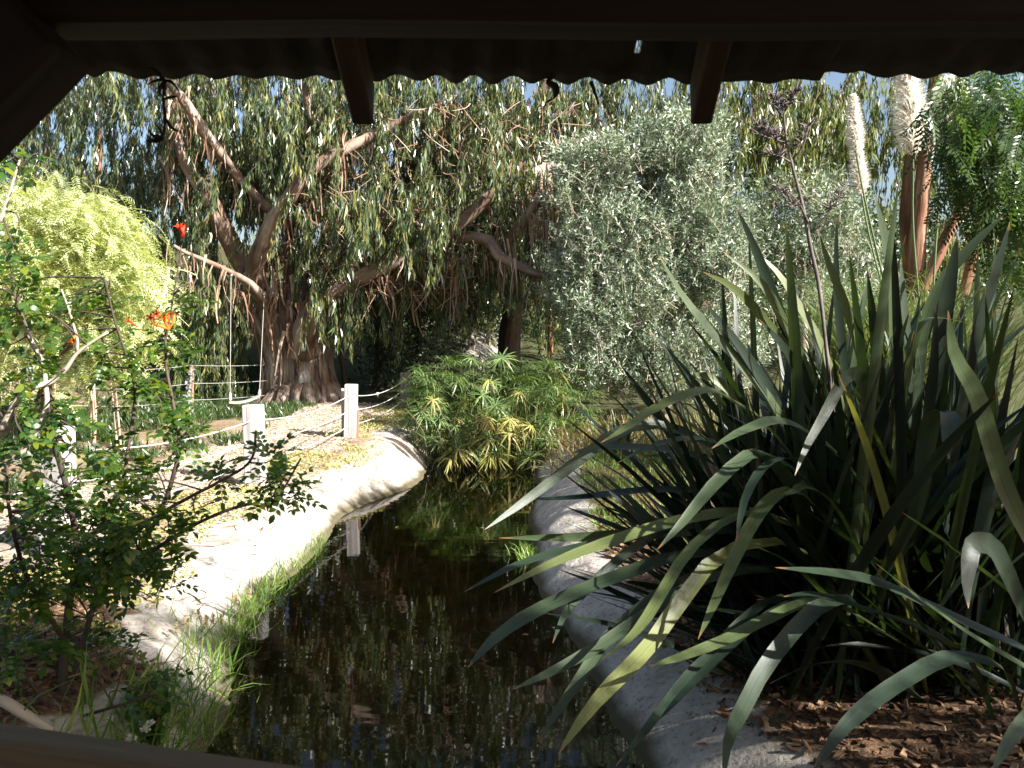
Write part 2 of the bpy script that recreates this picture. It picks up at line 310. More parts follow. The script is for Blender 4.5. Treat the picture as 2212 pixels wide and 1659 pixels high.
def zones(x, y):
    xl, xr = edges(y); dl = xl - x; dr = x - xr; n = .18 * fb(x, y, 4, 6) + .10 * fb(x, y, 11, 7)
    px = post_x(y); off = px - x
    sand = np.where(dl > -.2, 1 - np.clip((dl - .58 + 1.5 * n) / .22, 0, 1), np.where(dr > 0, 1 - np.clip((dr - .40 + .5 * n) / .10, 0, 1), 1.0))
    sand = np.where((dl <= 0) & (dr <= 0), 0.55, sand)
    mulch = np.where(dr > 0, 1 - sand, np.clip((off + .05 + n) / .25, 0, 1) * (1 - np.clip((off - 1.15 + n) / .25, 0, 1))) * np.where(y < 13.6, 1, 0)
    mulch = np.where((y < 4.4) & (dl > .35 + n + .35 * (y > 3.4)), 1, mulch); sand = np.where((mulch > .9) & (y < 4.4) & (dl > 0), 0, sand); mulch = np.where((dr > 0) & (y > 8.5), 0, mulch)
    path = (dl > 0) & (y > 4.4) & (mulch > 0); sand = np.where(path, np.maximum(sand, .75 * mulch), sand); mulch = np.where(path, mulch * .35 * (.6 + n), mulch)
    return sand, mulch, np.clip(1 - sand - mulch, 0, 1)
gx = np.unique(np.concatenate([np.linspace(-70, -8, 26), np.linspace(-8, -3, 46), np.linspace(-3, 2.2, 150), np.linspace(2.2, 8, 36), np.linspace(8, 70, 26)]))
gy = np.unique(np.concatenate([np.linspace(-25, 0, 16), np.linspace(0, 2.4, 14), np.linspace(2.4, 10.5, 190), np.linspace(10.5, 20, 80), np.linspace(20, 110, 40)]))
X, Y = np.meshgrid(gx, gy); Z = terrain(X, Y); s_, m_, g_ = zones(X, Y)
nx, ny = len(gx), len(gy); i = np.arange(ny - 1)[:, None] * nx + np.arange(nx - 1)[None]
GF = np.stack([i, i + 1, i + nx + 1, i + nx], -1).reshape(-1, 4)
def ground_mat():
    m, n, l = new_mat('ground'); out = n.new('ShaderNodeOutputMaterial'); p = n.new('ShaderNodeBsdfPrincipled'); p.inputs['Roughness'].default_value = .95; p.inputs['Specular IOR Level'].default_value = .15
    a = n.new('ShaderNodeAttribute'); a.attribute_name = 'zone'; sx = n.new('ShaderNodeSeparateXYZ'); l.new(a.outputs['Vector'], sx.inputs[0])
    tc = n.new('ShaderNodeTexCoord')
    def nz(scale, det=6):
        t = n.new('ShaderNodeTexNoise'); t.inputs['Scale'].default_value = scale; t.inputs['Detail'].default_value = det; t.inputs['Roughness'].default_value = .65; l.new(tc.outputs['Object'], t.inputs['Vector']); return t.outputs[0]
    n1, n2, n3 = nz(3), nz(38, 4), nz(110, 2)
    def rp(src, st): r = ramp(n, st); l.new(src, r.inputs[0]); return r.outputs[0]
    def mul(a_, b_): x = n.new('ShaderNodeMixRGB'); x.blend_type = 'MULTIPLY'; x.inputs[0].default_value = 1; l.new(a_, x.inputs[1]); l.new(b_, x.inputs[2]); return x.outputs[0]
    sand = mul(rp(n1, [(.3, (.30, .26, .225)), (.5, (.42, .38, .335)), (.7, (.50, .46, .41))]), rp(n2, [(.32, (.45, .42, .40)), (.45, (.95, .95, .95)), (.7, (1.08, 1.08, 1.08))]))
    sand = mul(sand, rp(nz(1.7, 8), [(.36, (.76, .72, .66)), (.47, (.95, .94, .92)), (.6, (1.06, 1.06, 1.06))]))
    mulch = mul(rp(n2, [(.3, (.04, .024, .014)), (.5, (.11, .066, .038)), (.68, (.22, .145, .09))]), rp(n3, [(.3, (.55, .5, .48)), (.6, (1.1, 1.1, 1.1))]))
    soil = mul(rp(n1, [(.35, (.17, .115, .085)), (.5, (.22, .165, .12)), (.58, (.24, .20, .12)), (.7, (.15, .15, .06))]), rp(n2, [(.3, (.5, .5, .45)), (.6, (1.2, 1.15, 1.1))]))
    far = rp(n2, [(.3, (.03, .028, .014)), (.55, (.065, .068, .028)), (.75, (.11, .10, .045))]); m0 = n.new('ShaderNodeMixRGB'); l.new(sx.outputs[2], m0.inputs[0]); l.new(soil, m0.inputs[1]); l.new(far, m0.inputs[2])
    m1 = n.new('ShaderNodeMixRGB'); l.new(sx.outputs[0], m1.inputs[0]); l.new(m0.outputs[0], m1.inputs[1]); l.new(sand, m1.inputs[2])
    m2 = n.new('ShaderNodeMixRGB'); l.new(sx.outputs[1], m2.inputs[0]); l.new(m1.outputs[0], m2.inputs[1]); l.new(mulch, m2.inputs[2])
    # wet, algae-dark band where the water laps, and mud below it
    sp = n.new('ShaderNodeSeparateXYZ'); l.new(tc.outputs['Object'], sp.inputs[0])
    ad = n.new('ShaderNodeMath'); ad.operation = 'MULTIPLY_ADD'; ad.inputs[1].default_value = .07; l.new(n1, ad.inputs[0]); l.new(sp.outputs[2], ad.inputs[2])
    mr = n.new('ShaderNodeMapRange'); mr.inputs[1].default_value = WATER_Z + .06; mr.inputs[2].default_value = WATER_Z + .115; l.new(ad.outputs[0], mr.inputs[0])
    m3 = n.new('ShaderNodeMixRGB'); m3.inputs[1].default_value = (.085, .072, .042, 1); l.new(mr.outputs[0], m3.inputs[0]); l.new(m2.outputs[0], m3.inputs[2])
    mr2 = n.new('ShaderNodeMapRange'); mr2.inputs[1].default_value = WATER_Z - .06; mr2.inputs[2].default_value = WATER_Z - .02; l.new(sp.outputs[2], mr2.inputs[0])
    m4 = n.new('ShaderNodeMixRGB'); l.new(mr2.outputs[0], m4.inputs[0]); l.new(rp(n1, [(.35, (.09, .075, .03)), (.6, (.20, .17, .06))]), m4.inputs[1]); l.new(m3.outputs[0], m4.inputs[2]); m3 = m4
    l.new(m3.outputs[0], p.inputs['Base Color'])
    b = n.new('ShaderNodeBump'); b.inputs['Strength'].default_value = .6; b.inputs['Distance'].default_value = .02; l.new(n2, b.inputs['Height']); l.new(b.outputs[0], p.inputs['Normal'])
    l.new(p.outputs[0], out.inputs[0]); return m
gnd = link('ground', mesh('ground', np.stack([X, Y, Z], -1), GF, True, {'zone': np.stack([s_, m_, np.clip((Y - 11.5) / 2, 0, 1) + np.clip((X - 1.6) / 1.0, 0, 1) * np.clip((Y - 6.5) / 1.5, 0, 1)], -1)}), ground_mat(), kind='structure')

# ------------------------------------------------------------------ water
def water_mat():
    m, n, l = new_mat('stream_water'); out = n.new('ShaderNodeOutputMaterial')
    tc = n.new('ShaderNodeTexCoord')
    mp = n.new('ShaderNodeMapping'); mp.inputs['Scale'].default_value = (.7, 3.2, 1); l.new(tc.outputs['Object'], mp.inputs[0])
    t = n.new('ShaderNodeTexNoise'); t.inputs['Scale'].default_value = 2.6; t.inputs['Detail'].default_value = 2.5; t.inputs['Roughness'].default_value = .42; l.new(mp.outputs[0], t.inputs['Vector'])
    wv = n.new('ShaderNodeTexWave'); wv.wave_type = 'RINGS'; wv.inputs['Scale'].default_value = 3.2; wv.inputs['Distortion'].default_value = 3.5; wv.inputs['Detail'].default_value = 1
    mp2 = n.new('ShaderNodeMapping'); mp2.inputs['Location'].default_value = (1.2, -5.2, 0); l.new(tc.outputs['Object'], mp2.inputs[0]); l.new(mp2.outputs[0], wv.inputs['Vector'])
    ad = n.new('ShaderNodeMath'); ad.operation = 'MULTIPLY_ADD'; ad.inputs[1].default_value = .10; l.new(wv.outputs[1], ad.inputs[0]); l.new(t.outputs[0], ad.inputs[2])
    b = n.new('ShaderNodeBump'); b.inputs['Strength'].default_value = .032; b.inputs['Distance'].default_value = .02; l.new(ad.outputs[0], b.inputs['Height'])
    fr = n.new('ShaderNodeFresnel'); fr.inputs[0].default_value = 1.33; l.new(b.outputs[0], fr.inputs['Normal'])
    gl = n.new('ShaderNodeBsdfGlossy'); gl.inputs['Roughness'].default_value = .03; l.new(b.outputs[0], gl.inputs['Normal'])
    tr = n.new('ShaderNodeBsdfTransparent'); tr.inputs[0].default_value = (.38, .35, .17, 1)
    mx = n.new('ShaderNodeMixShader'); l.new(fr.outputs[0], mx.inputs[0]); l.new(tr.outputs[0], mx.inputs[1]); l.new(gl.outputs[0], mx.inputs[2]); l.new(mx.outputs[0], out.inputs[0])
    return m
wx0, wx1, wy0, wy1 = -2.1, 1.1, .2, 13.0
wo = link('water', mesh('water', [(wx0, wy0, 0), (wx1, wy0, 0), (wx1, wy1, 0), (wx0, wy1, 0)], np.array([[0, 1, 2, 3]]), False), water_mat(), loc=(0, 0, WATER_Z), kind='structure')

# ------------------------------------------------------------------ the shelter the photographer stands in
sh = thing('wooden_shelter', 'dark timber shelter with corrugated eave framing the top of the view', 'shelter', (0, 0, -.25))
EY, EZ, SL = 1.70, 1.795, .33                          # eave line and roof slope
def roof_z(y): return EZ + SL * (EY - y)
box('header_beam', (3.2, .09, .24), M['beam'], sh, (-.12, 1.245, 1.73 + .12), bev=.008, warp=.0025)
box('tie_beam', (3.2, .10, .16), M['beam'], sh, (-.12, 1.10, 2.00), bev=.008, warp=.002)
for px_ in (768, 1524):
    x = float((px_ - 1106) * 1.68 / FPX); ang = -math.atan(SL)
    L_ = 1.95; yc = 1.685 - .5 * L_ * math.cos(ang); zc = roof_z(yc) - .062
    x, yw = (-.248, .05) if px_ < 1000 else (.283, -.10)
    r = box('rafter', (.041, L_, .092), M['beam_z'], sh, (x, yc, zc), (ang, 0, yw), bev=.004, warp=.0012)
for x in (-1.12, 1.2):
    L_ = 1.95; yc = 1.65 - .5 * L_ * math.cos(ang); box('rafter', (.046, L_, .094), M['beam_z'], sh, (x, yc, roof_z(yc) - .062), (ang, 0, 0), bev=.004, warp=.001)
def roof_sheet(x0, x1, y0, y1, lift=0.0, holes=(), seed=0, other=False):
    nxs = int((x1 - x0) / .0099); nys = 46; xs = np.linspace(x0, x1, nxs + 1); ys = np.linspace(y0, y1, nys + 1)
    q = np.random.default_rng(seed); A_, B_ = np.meshgrid(xs, ys)
    jag = np.interp(xs, np.linspace(x0, x1, int((x1 - x0) / .03)), q.normal(size=int((x1 - x0) / .03)) * .005) + np.interp(xs, np.linspace(x0, x1, 12), q.normal(size=12) * .008)
    yy = B_ + jag[None] * np.clip((B_ - (y1 - .1)) / .1, 0, 1) * (0 if other else 1)
    zz = (roof_z(yy) if not other else 2.385 + .33 * (yy + .05)) + .0065 * np.cos(A_ * 2 * math.pi / .079 + .5 * np.sin(A_ * 7)) * (.75 + .35 * np.sin(A_ * 4.3 + 2)) + lift - .006 * np.sin(A_ * 3.1 + 1) 
    idx = np.arange(nys)[:, None] * (nxs + 1) + np.arange(nxs)[None]; keep = np.ones(idx.shape, bool)
    xc = (xs[:-1] + xs[1:]) / 2; yc = (ys[:-1] + ys[1:]) / 2
    for hx, hy, rx, ry in holes: keep &= ~(((xc[None] - hx - .006 * np.sin(yc[:, None] * 90)) / rx) ** 2 + ((yc[:, None] - hy) / ry) ** 4 < 1)
    idx = idx[keep]; F_ = np.stack([idx, idx + 1, idx + nxs + 2, idx + nxs + 1], -1); n_ = A_.size
    V_ = np.stack([A_, yy, zz], -1).reshape(-1, 3); V_ = V_ - np.array(sh.location)
    o = link('roof_sheet', mesh('roof_sheet', V_, F_, True), M['sheet'], sh); md = o.modifiers.new('thickness', 'SOLIDIFY'); md.thickness = .006; md.offset = 1
    return o
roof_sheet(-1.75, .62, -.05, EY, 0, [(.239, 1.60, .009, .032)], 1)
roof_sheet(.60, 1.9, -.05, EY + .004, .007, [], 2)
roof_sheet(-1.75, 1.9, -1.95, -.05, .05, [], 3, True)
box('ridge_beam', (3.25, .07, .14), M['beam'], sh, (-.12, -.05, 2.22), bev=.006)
# corner post and the diagonal brace at the upper left
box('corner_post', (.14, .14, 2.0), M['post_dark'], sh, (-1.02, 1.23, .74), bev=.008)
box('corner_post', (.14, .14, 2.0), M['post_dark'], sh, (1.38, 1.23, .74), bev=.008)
a_ = PX(-60, 412, 1.235); b_ = PX(188, 158, 1.235); a_[1] = b_[1] = 1.19; d_ = norm(b_ - a_); nn = np.array([-d_[2], 0, d_[0]])
cc_ = (a_ + b_) / 2 + nn * .105 - d_ * .02
box('diagonal_brace', (float(np.linalg.norm(b_ - a_)) + .06, .11, .21), M['beam'], sh, cc_, (0, -math.atan2(d_[2], d_[0]), 0), bev=.008, warp=.002)
# hand rail crossing the lower left corner
ra = PX(-330, 1518, 1.14); rb = PX(760, 1672, .95); dd_ = rb - ra
rl = box('hand_rail', (float(np.linalg.norm(dd_)), .05, .14), M['beam_z'], sh, (ra + rb) / 2 + np.array([0, -.02, -.07]), (0, -math.atan2(dd_[2], math.hypot(dd_[0], dd_[1])), math.atan2(dd_[1], dd_[0])), bev=.006, warp=.0012)
rl.data.materials[0] = noise_mat('rail_timber', [(.3, (.07, .05, .03)), (.5, (.16, .12, .07)), (.72, (.26, .20, .13))], scale=7, stretch=(.12, 2.2, 2.2), rough=.7, bump=.6, bdist=.004)
for k in range(9): box('deck_plank', (3.2, .20, .035), M['beam'], sh, (-.12, 1.15 - .21 * k, -.25), bev=.004)
for k in range(11): box('unseen_wall_board', (3.2, .02, .20), M['beam'], sh, (-.12, -1.75, -.12 + .21 * k), bev=.003)  # unseen back wall, added to keep sky light out of the shelter
def dangle(pts, rad, label, extra=0):
    b = MB(); pts = np.array([PX(*p) for p in pts]); b.add(*tube(pts, rad, 5, 8, lump=.3, seed=3))
    for k in range(extra):
        p = pts[rng.integers(len(pts))]; q = p + np.array([U(-.035, .035), U(-.02, .02), U(-.03, .03)]); b.add(*tube([p, (p + q) / 2 + U(-.008, .008, 3), q], [.0025, .0035, .001], 4, 4, lump=.4, seed=k))
    o = b.build('dangling_twig', M['black']); tag(o, label, 'twig', 'twigs caught under the eave'); return o
dangle([(357, 175, 1.69), (353, 215, 1.69), (358, 255, 1.69), (352, 300, 1.69)], [.001, .003, .004, .001], 'dark cobwebbed twig clump dangling from the eave near the brace', 14)
dangle([(1180, 176, 1.69), (1200, 186, 1.69), (1203, 200, 1.69), (1197, 212, 1.69)], [.004, .007, .006, .002], 'short hooked black twig under the middle of the eave', 2)
dangle([(1276, 176, 1.69), (1284, 195, 1.69), (1294, 226, 1.69)], [.004, .003, .002], 'thin straight black twig hanging from the eave, beside a hooked one', 0)

# ------------------------------------------------------------------ trees
def ell(cx, cy, rx, ry, d0, d1, n, pw=.5):
    r = U(0, 1, n) ** pw; a = U(0, 2 * np.pi, n); return PX(cx + rx * r * np.cos(a), cy + ry * r * np.sin(a), U(d0, d1, n))
def sprays(mb, tw, pts, leaves=26, length=(.5, 1.25), ll=(.10, .195), hang=.2, wid=1.0, twr=.0045):
    """drooping twigs with hanging sickle leaves"""
    pts = pts[fb(pts[:, 0] + .6 * pts[:, 1], pts[:, 2] * 1.3, 3.4, 91) > U(-1.1, .25, len(pts))]
    n = len(pts); az = U(0, 6.28, n); le = U(*length, n)
    h = np.stack([np.cos(az), np.sin(az), U(-.1, .35, n)], 1)
    t = np.linspace(0, 1, 5)
    path = pts[:, None] + le[:, None, None] * (h[:, None] * (t * .40)[None, :, None] + np.array([0, 0, -1.0]) * (1.0 * t ** 1.6)[None, :, None])
    for k in range(n):
        tw.add(*tube(path[k], [twr, twr * .8, twr * .6, twr * .5, twr * .3], 3, 5, caps=False))
    tt = U(.12, 1.0, (n, leaves)) ** .8
    base = pts[:, None] + le[:, None, None] * (h[:, None] * (tt * .40)[..., None] + np.array([0, 0, -1.0]) * (1.0 * tt ** 1.6)[..., None])
    base = base + rng.normal(size=base.shape) * .03; m = n * leaves; L = norm(np.array([0, 0, -1.0]) + rng.normal(size=(m, 3)) * hang); N = rng.normal(size=(m, 3)) + np.array([.3, -.5, .1])
    mb.add(*scatter(*EUC, base.reshape(-1, 3), L, N, np.repeat(U(.75, 1.25, n), leaves) * U(*ll, m), wid * U(.7, 1.3, m)))
def strips(mb, pts, n_each, ln=(.3, .9), wd=(.008, .03)):
    for p in pts:
        for k in range(n_each):
            l = U(*ln); wd_ = U(*wd); p0 = p + rng.normal(size=3) * np.array([.09, .09, .08]); az = U(0, 6.28); sid = np.array([math.cos(az), math.sin(az), 0]) * wd_
            o = np.array([U(-.2, .2), U(-.2, .2), -1]); t = np.linspace(0, 1, 5)[:, None]; cr = np.array([U(-.12, .12), U(-.12, .12), 0])
            c_ = p0 + l * (t * o + cr * np.sin(t * U(2, 5))); wv = np.linspace(1, .3, 5)[:, None]; tw_ = np.linspace(0, U(-1.5, 1.5), 5)
            sd = np.stack([sid[0] * np.cos(tw_) - sid[1] * np.sin(tw_), sid[0] * np.sin(tw_) + sid[1] * np.cos(tw_), 0 * tw_], 1) * wv
            V = np.stack([c_ - sd, c_ + sd], 1).reshape(-1, 3); mb.add(V, np.array([(2 * q, 2 * q + 1, 2 * q + 3, 2 * q + 2) for q in range(4)]))
LIMBS = []
def limb(tree, name, ctrl, mat, sides=12, n=26, lump=.045, flute=0, seed=0):
    """ctrl rows: px, py, D, radius in metres"""
    b = MB(); P = np.array([PX(q[0], q[1], q[2] - (.22 * min(1, k / 3) if q[2] > 12.2 else 0)) for k, q in enumerate(ctrl)]); b.add(*tube(P, [q[3] for q in ctrl], sides, n, lump=lump, flute=flute, seed=seed)); b.build(name, mat, tree); LIMBS.append(smooth_path(P, 12)); return P

# --- the great eucalyptus
base = PX(650, 868, 14.0); base[2] = terrain(base[0], base[1]) 
big = thing('eucalyptus_tree', 'huge old eucalyptus with fluted trunk and peeling limbs beside the swing', 'tree', base)
trunk = MB()
def vp(px, py, D): return PX(px, py, D)
trunk.add(*tube([vp(660, 905, 14.0), vp(657, 865, 14.0), vp(654, 800, 14.0), vp(650, 735, 14.0), vp(648, 690, 14.05), vp(655, 640, 14.1), vp(655, 590, 14.2)], [.66, .60, .50, .46, .44, .36, .2], 44, 44, lump=.03, flute=1.2, seed=4))
trunk.add(*tube([vp(600, 905, 13.9), vp(600, 860, 13.85), vp(598, 780, 13.8), vp(585, 720, 13.75), vp(560, 660, 13.7), vp(545, 610, 13.7), vp(548, 580, 13.7)], [.36, .33, .27, .25, .24, .235, .20], 30, 36, lump=.05, flute=.9, seed=9))
trunk.add(*tube([vp(700, 905, 13.75), vp(694, 865, 13.75), vp(690, 800, 13.8), vp(684, 720, 13.85), vp(676, 660, 13.9)], [.30, .24, .18, .16, .12], 24, 26, lump=.05, flute=1.2, seed=12))
for k in range(9):      # flared root toes
    a = -2.9 + k * .34; p0 = base + np.array([math.cos(a) * .45 + .06, math.sin(a) * .45, .28]); p1 = base + np.array([math.cos(a) * (.75 + .1 * (k % 3)), math.sin(a) * (.75 + .12 * (k % 2)), -.06])
    trunk.add(*tube([p0, (p0 + p1) / 2 + np.array([0, 0, -.03]), p1], [.15, .11, .05], 10, 8, lump=.08, seed=k))
trunk.build('trunk', M['bark'], big)
limb(big, 'limb', [(560, 640, 13.75, .20), (553, 580, 13.6, .175), (567, 535, 13.4, .155), (590, 480, 13.2, .14), (625, 430, 13.0, .125), (665, 375, 12.9, .10), (720, 335, 12.9, .09), (790, 300, 13.0, .075), (870, 258, 13.2, .05), (950, 225, 13.4, .03), (1020, 190, 13.6, .012)], M['limb'], 16, 40, seed=1)
limb(big, 'limb', [(548, 600, 13.8, .17), (515, 555, 13.8, .16), (480, 490, 13.7, .15), (452, 430, 13.6, .13), (410, 365, 13.5, .115), (385, 300, 13.5, .10), (372, 250, 13.5, .085), (380, 195, 13.6, .07), (360, 100, 13.8, .05)], M['limb'], 16, 40, seed=2)
limb(big, 'limb', [(512, 375, 13.5, .05), (470, 325, 13.1, .085), (440, 285, 12.9, .09), (415, 245, 12.9, .085), (388, 205, 12.9, .075), (370, 185, 12.95, .06), (330, 120, 13.1, .05)], M['limb'], 14, 26, seed=3)
limb(big, 'limb', [(655, 760, 13.6, .26), (660, 715, 13.45, .22), (690, 660, 13.3, .17), (740, 620, 13.2, .145), (800, 590, 13.1, .13), (870, 555, 13.0, .125), (940, 520, 12.9, .115), (1000, 475, 12.8, .105), (1060, 425, 12.7, .10), (1115, 390, 12.7, .09), (1175, 365, 12.8, .075), (1238, 345, 12.9, .05), (1300, 310, 13.1, .02)], M['limb'], 16, 54, seed=4)
limb(big, 'limb', [(950, 515, 12.9, .10), (1010, 512, 12.7, .09), (1058, 522, 12.5, .085), (1078, 552, 12.4, .085), (1115, 572, 12.4, .07), (1175, 596, 12.4, .06), (1215, 590, 12.4, .035)], M['limb'], 14, 32, seed=5)
limb(big, 'limb', [(1078, 560, 12.4, .085), (1100, 520, 12.35, .085), (1130, 480, 12.3, .08), (1165, 432, 12.3, .065), (1178, 418, 12.3, .02)], M['limb'], 14, 22, seed=6)
limb(big, 'limb', [(640, 650, 14.0, .15), (630, 560, 14.0, .12), (622, 500, 14.0, .10), (640, 430, 14.0, .09), (690, 300, 13.9, .08), (672, 250, 13.8, .075), (664, 195, 13.8, .07), (672, 80, 13.8, .05)], M['limb'], 14, 36, seed=7)
limb(big, 'limb', [(600, 470, 13.3, .08), (570, 440, 13.4, .085), (545, 415, 13.5, .075), (500, 360, 13.6, .065), (470, 290, 13.7, .05), (455, 180, 13.9, .04)], M['limb'], 12, 26, seed=8)
limb(big, 'limb', [(570, 655, 13.5, .14), (540, 615, 12.7, .07), (500, 590, 11.6, .045), (455, 568, 11.2, .036), (400, 545, 11.1, .025), (375, 530, 11.0, .02)], M['limb'], 12, 26, seed=10)
limb(big, 'limb', [(870, 350, 13.9, .06), (1000, 345, 13.8, .06), (1120, 330, 13.6, .06), (1280, 302, 13.4, .06), (1370, 290, 13.4, .05), (1440, 262, 13.4, .02)], M['limb'], 12, 24, seed=11)
mb, tw = MB(), MB()
for e in [(330, 300, 300, 200, 13.3, 16.0, 250), (560, 250, 240, 140, 12.9, 15.5, 220), (620, 360, 150, 100, 13.2, 14.8, 55), (450, 640, 95, 110, 12.6, 14.5, 75), (455, 720, 70, 90, 12.9, 14.8, 60),
          (850, 310, 260, 190, 12.5, 15.6, 380), (730, 450, 110, 80, 12.6, 13.8, 40), (1000, 430, 190, 150, 13.0, 15.6, 220), (850, 570, 190, 55, 12.9, 14.5, 60), (1100, 300, 240, 140, 12.9, 16.2, 300), (1130, 520, 70, 60, 12.8, 14, 16),
          (700, 40, 640, 170, 12.3, 16.5, 420), (650, -260, 700, 170, 12.5, 17, 260), (720, 600, 70, 50, 12.6, 13.2, 16), (600, 590, 60, 60, 14.3, 15.2, 30), (860, 430, 150, 50, 12.0, 12.7, 34), (1090, 340, 110, 40, 12.0, 12.6, 18), (640, 330, 130, 60, 12.2, 12.9, 16), (420, 420, 70, 80, 12.6, 13.2, 12), (1000, 560, 120, 60, 14.8, 16.0, 40), (900, 520, 200, 70, 14.5, 16.0, 80)]:
    sprays(mb, tw, ell(*e), leaves=92)
mb.build('crown', M['euc'], big, attr=False); tw.build('twigs', M['twig'], big, attr=False, kind='stuff')
st = MB()
strips(st, [PX(x, y, d) for x, y, d in [(560, 600, 13.4), (600, 610, 13.4), (640, 600, 13.5), (620, 650, 13.4), (585, 650, 13.45), (655, 660, 13.35), (690, 630, 13.2), (530, 640, 13.45), (540, 560, 13.6), (610, 560, 13.6), (660, 560, 13.7), (720, 590, 13.0), (760, 575, 13.0), (635, 700, 13.3), (600, 700, 13.4), (675, 700, 13.3)]], 12, (.25, .85))
strips(st, [PX(x, y, d) for x, y, d in [(870, 550, 12.85), (830, 570, 12.9), (985, 570, 12.9), (990, 590, 12.9), (900, 640, 13.2), (1085, 480, 12.2), (1170, 370, 12.5), (1190, 365, 12.5), (1150, 430, 12.2), (740, 300, 12.7), (745, 330, 12.8), (375, 280, 13.3), (365, 330, 13.3), (1120, 340, 12.9), (1180, 470, 12.2)]], 7, (.3, 1.0), (.008, .035))
for k in range(1500):     # dead, tangled fine twigs hanging through the crown
    p = PX(*( (U(700, 1010), U(440, 640), U(12.6, 13.8)) if k % 2 else (U(640, 1300), U(220, 520), U(12.4, 14.5)) )); d = norm(np.array([U(-.7, .7), U(-.5, .5), U(-1, .5)])) * U(.2, .55)
    st.add(*tube([p, p + d * .5 + U(-.04, .04, 3), p + d + U(-.06, .06, 3)], [.008, .0065, .004], 3, 5, caps=False))
for L_ in LIMBS:
    strips(st, [L_[k_] + np.array([U(-.05, .05), -.06, -.05]) for k_ in range(2, len(L_) - 1)], 4, (.2, .7), (.006, .022))
st.build('bark_strips', M['strip'], big, attr=False, kind='stuff')

# --- trees behind
def tree(name, label, trunks, mat, crown_ells, lmat, leaves=66, group=None, **kw):
    p = PX(*trunks[0][0][:3]); p[2] = terrain(p[0], p[1]) - .05
    t = thing(name, label, 'tree', p, group)
    for k, tr in enumerate(trunks):
        tr = [list(q) for q in tr]; b = MB(); P = np.array([PX(*q[:3]) for q in tr])
        if k == 0: P[0] = p
        b.add(*tube(P, [q[3] for q in tr], 14, 30, lump=.05, flute=.5, seed=k + len(label))); b.build('trunk' if k == 0 else 'limb', mat, t)
    mb, tw = MB(), MB()
    for e in crown_ells: sprays(mb, tw, ell(*e), leaves=leaves, **kw)
    mb.build('crown', lmat, t, attr=False); tw.build('twigs', M['twig'], t, attr=False, kind='stuff'); return t
t2 = tree('eucalyptus_tree', 'dark straight eucalyptus trunk rising behind the umbrella sedge', [[(1097, 800, 16.5, .27), (1100, 740, 16.5, .22), (1110, 650, 16.5, .19), (1108, 560, 16.5, .17), (1118, 470, 16.4, .15), (1150, 330, 16.2, .12), (1180, 150, 16, .08)], [(1112, 600, 16.5, .1), (1180, 540, 16.3, .07), (1290, 480, 16.2, .05), (1400, 400, 16, .03)]],
     M['dark_bark'], [(1200, 460, 200, 150, 16.6, 19, 150), (1120, 600, 190, 70, 17.2, 19, 50), (950, 540, 200, 100, 17, 19, 80), (1350, 280, 230, 120, 13.5, 17, 190), (1250, 20, 420, 170, 14, 18, 230), (1300, 220, 260, 70, 13.5, 16.5, 170), (1250, 600, 100, 70, 16, 17.5, 30)], M['euc'])
for x, yb, yt, D, r, lab in [(1022, 790, 560, 19.5, .085, 'slender sunlit pale trunk left of the dark straight eucalyptus'), (1057, 800, 600, 20.5, .05, 'thinnest pale sapling trunk just left of the dark straight eucalyptus'), (1190, 790, 560, 19.0, .06, 'reddish slender trunk just right of the dark straight eucalyptus'), (858, 800, 560, 18.5, .06, 'slender pale trunk rising above the fence post shaded by sedge')]:
    tree('young_eucalyptus', lab, [[(x - 3, yb, D, r * 1.2), (x, (yb + yt) / 2, D, r), (x + 4, yt, D, r * .8), (x, yt - 200, D, r * .5)]], M['pale_bark'] if x != 1190 else M['red_bark'], [(x + 20, 560, 110, 110, D - .5, D + 1.2, 45), (x + 10, 700, 60, 60, D + .3, D + 1.5, 12)], M['euc_warm'], group='slender trunks behind the sedge')
tree('eucalyptus_tree', 'blue-leaved eucalyptus with thin reddish stems behind the yellow pepper bush', [[(215, 760, 17.5, .10), (217, 560, 17.5, .085), (213, 350, 17.5, .07), (218, 150, 17.5, .05)], [(215, 700, 17.5, .08), (105, 420, 17.0, .06), (100, 300, 16.9, .05), (110, 120, 17, .03)]], M['red_bark'],
     [(120, 330, 250, 200, 16, 19, 220), (300, 380, 190, 130, 15.5, 19, 150), (150, 60, 380, 170, 15.5, 19, 170), (0, 420, 160, 110, 16, 18, 60), (380, 560, 90, 130, 16, 19, 50), (100, -240, 420, 150, 16, 19, 110)], M['euc_blue'], ll=(.11, .19), wid=1.25)
tree('eucalyptus_tree', 'red-brown shaggy eucalyptus trunks behind the pampas plumes', [[(1975, 720, 12.5, .16), (1980, 560, 12.5, .13), (1990, 430, 12.5, .115), (2000, 330, 12.5, .10), (2015, 200, 12.5, .08), (2040, 40, 12.6, .05)], [(1970, 600, 12.6, .11), (1958, 470, 12.7, .095), (1965, 360, 12.7, .08), (1975, 250, 12.8, .06), (1960, 60, 12.8, .04)],
     [(1985, 640, 12.4, .08), (2040, 520, 12.3, .085), (2085, 430, 12.2, .075), (2120, 350, 12.1, .06), (2200, 220, 12, .04)], [(2080, 640, 12.6, .07), (2110, 530, 12.6, .07), (2150, 440, 12.6, .06), (2200, 340, 12.6, .05)]], M['red_bark'],
     [(1660, 235, 160, 90, 11.5, 14, 200), (1780, 290, 120, 110, 12, 14.5, 80), (1900, 240, 150, 100, 12.8, 15, 110), (2100, 300, 150, 120, 12.8, 15, 50), (1800, 30, 420, 150, 11.5, 15, 190), (2030, 520, 130, 80, 13, 15, 30)], M['euc_warm'])
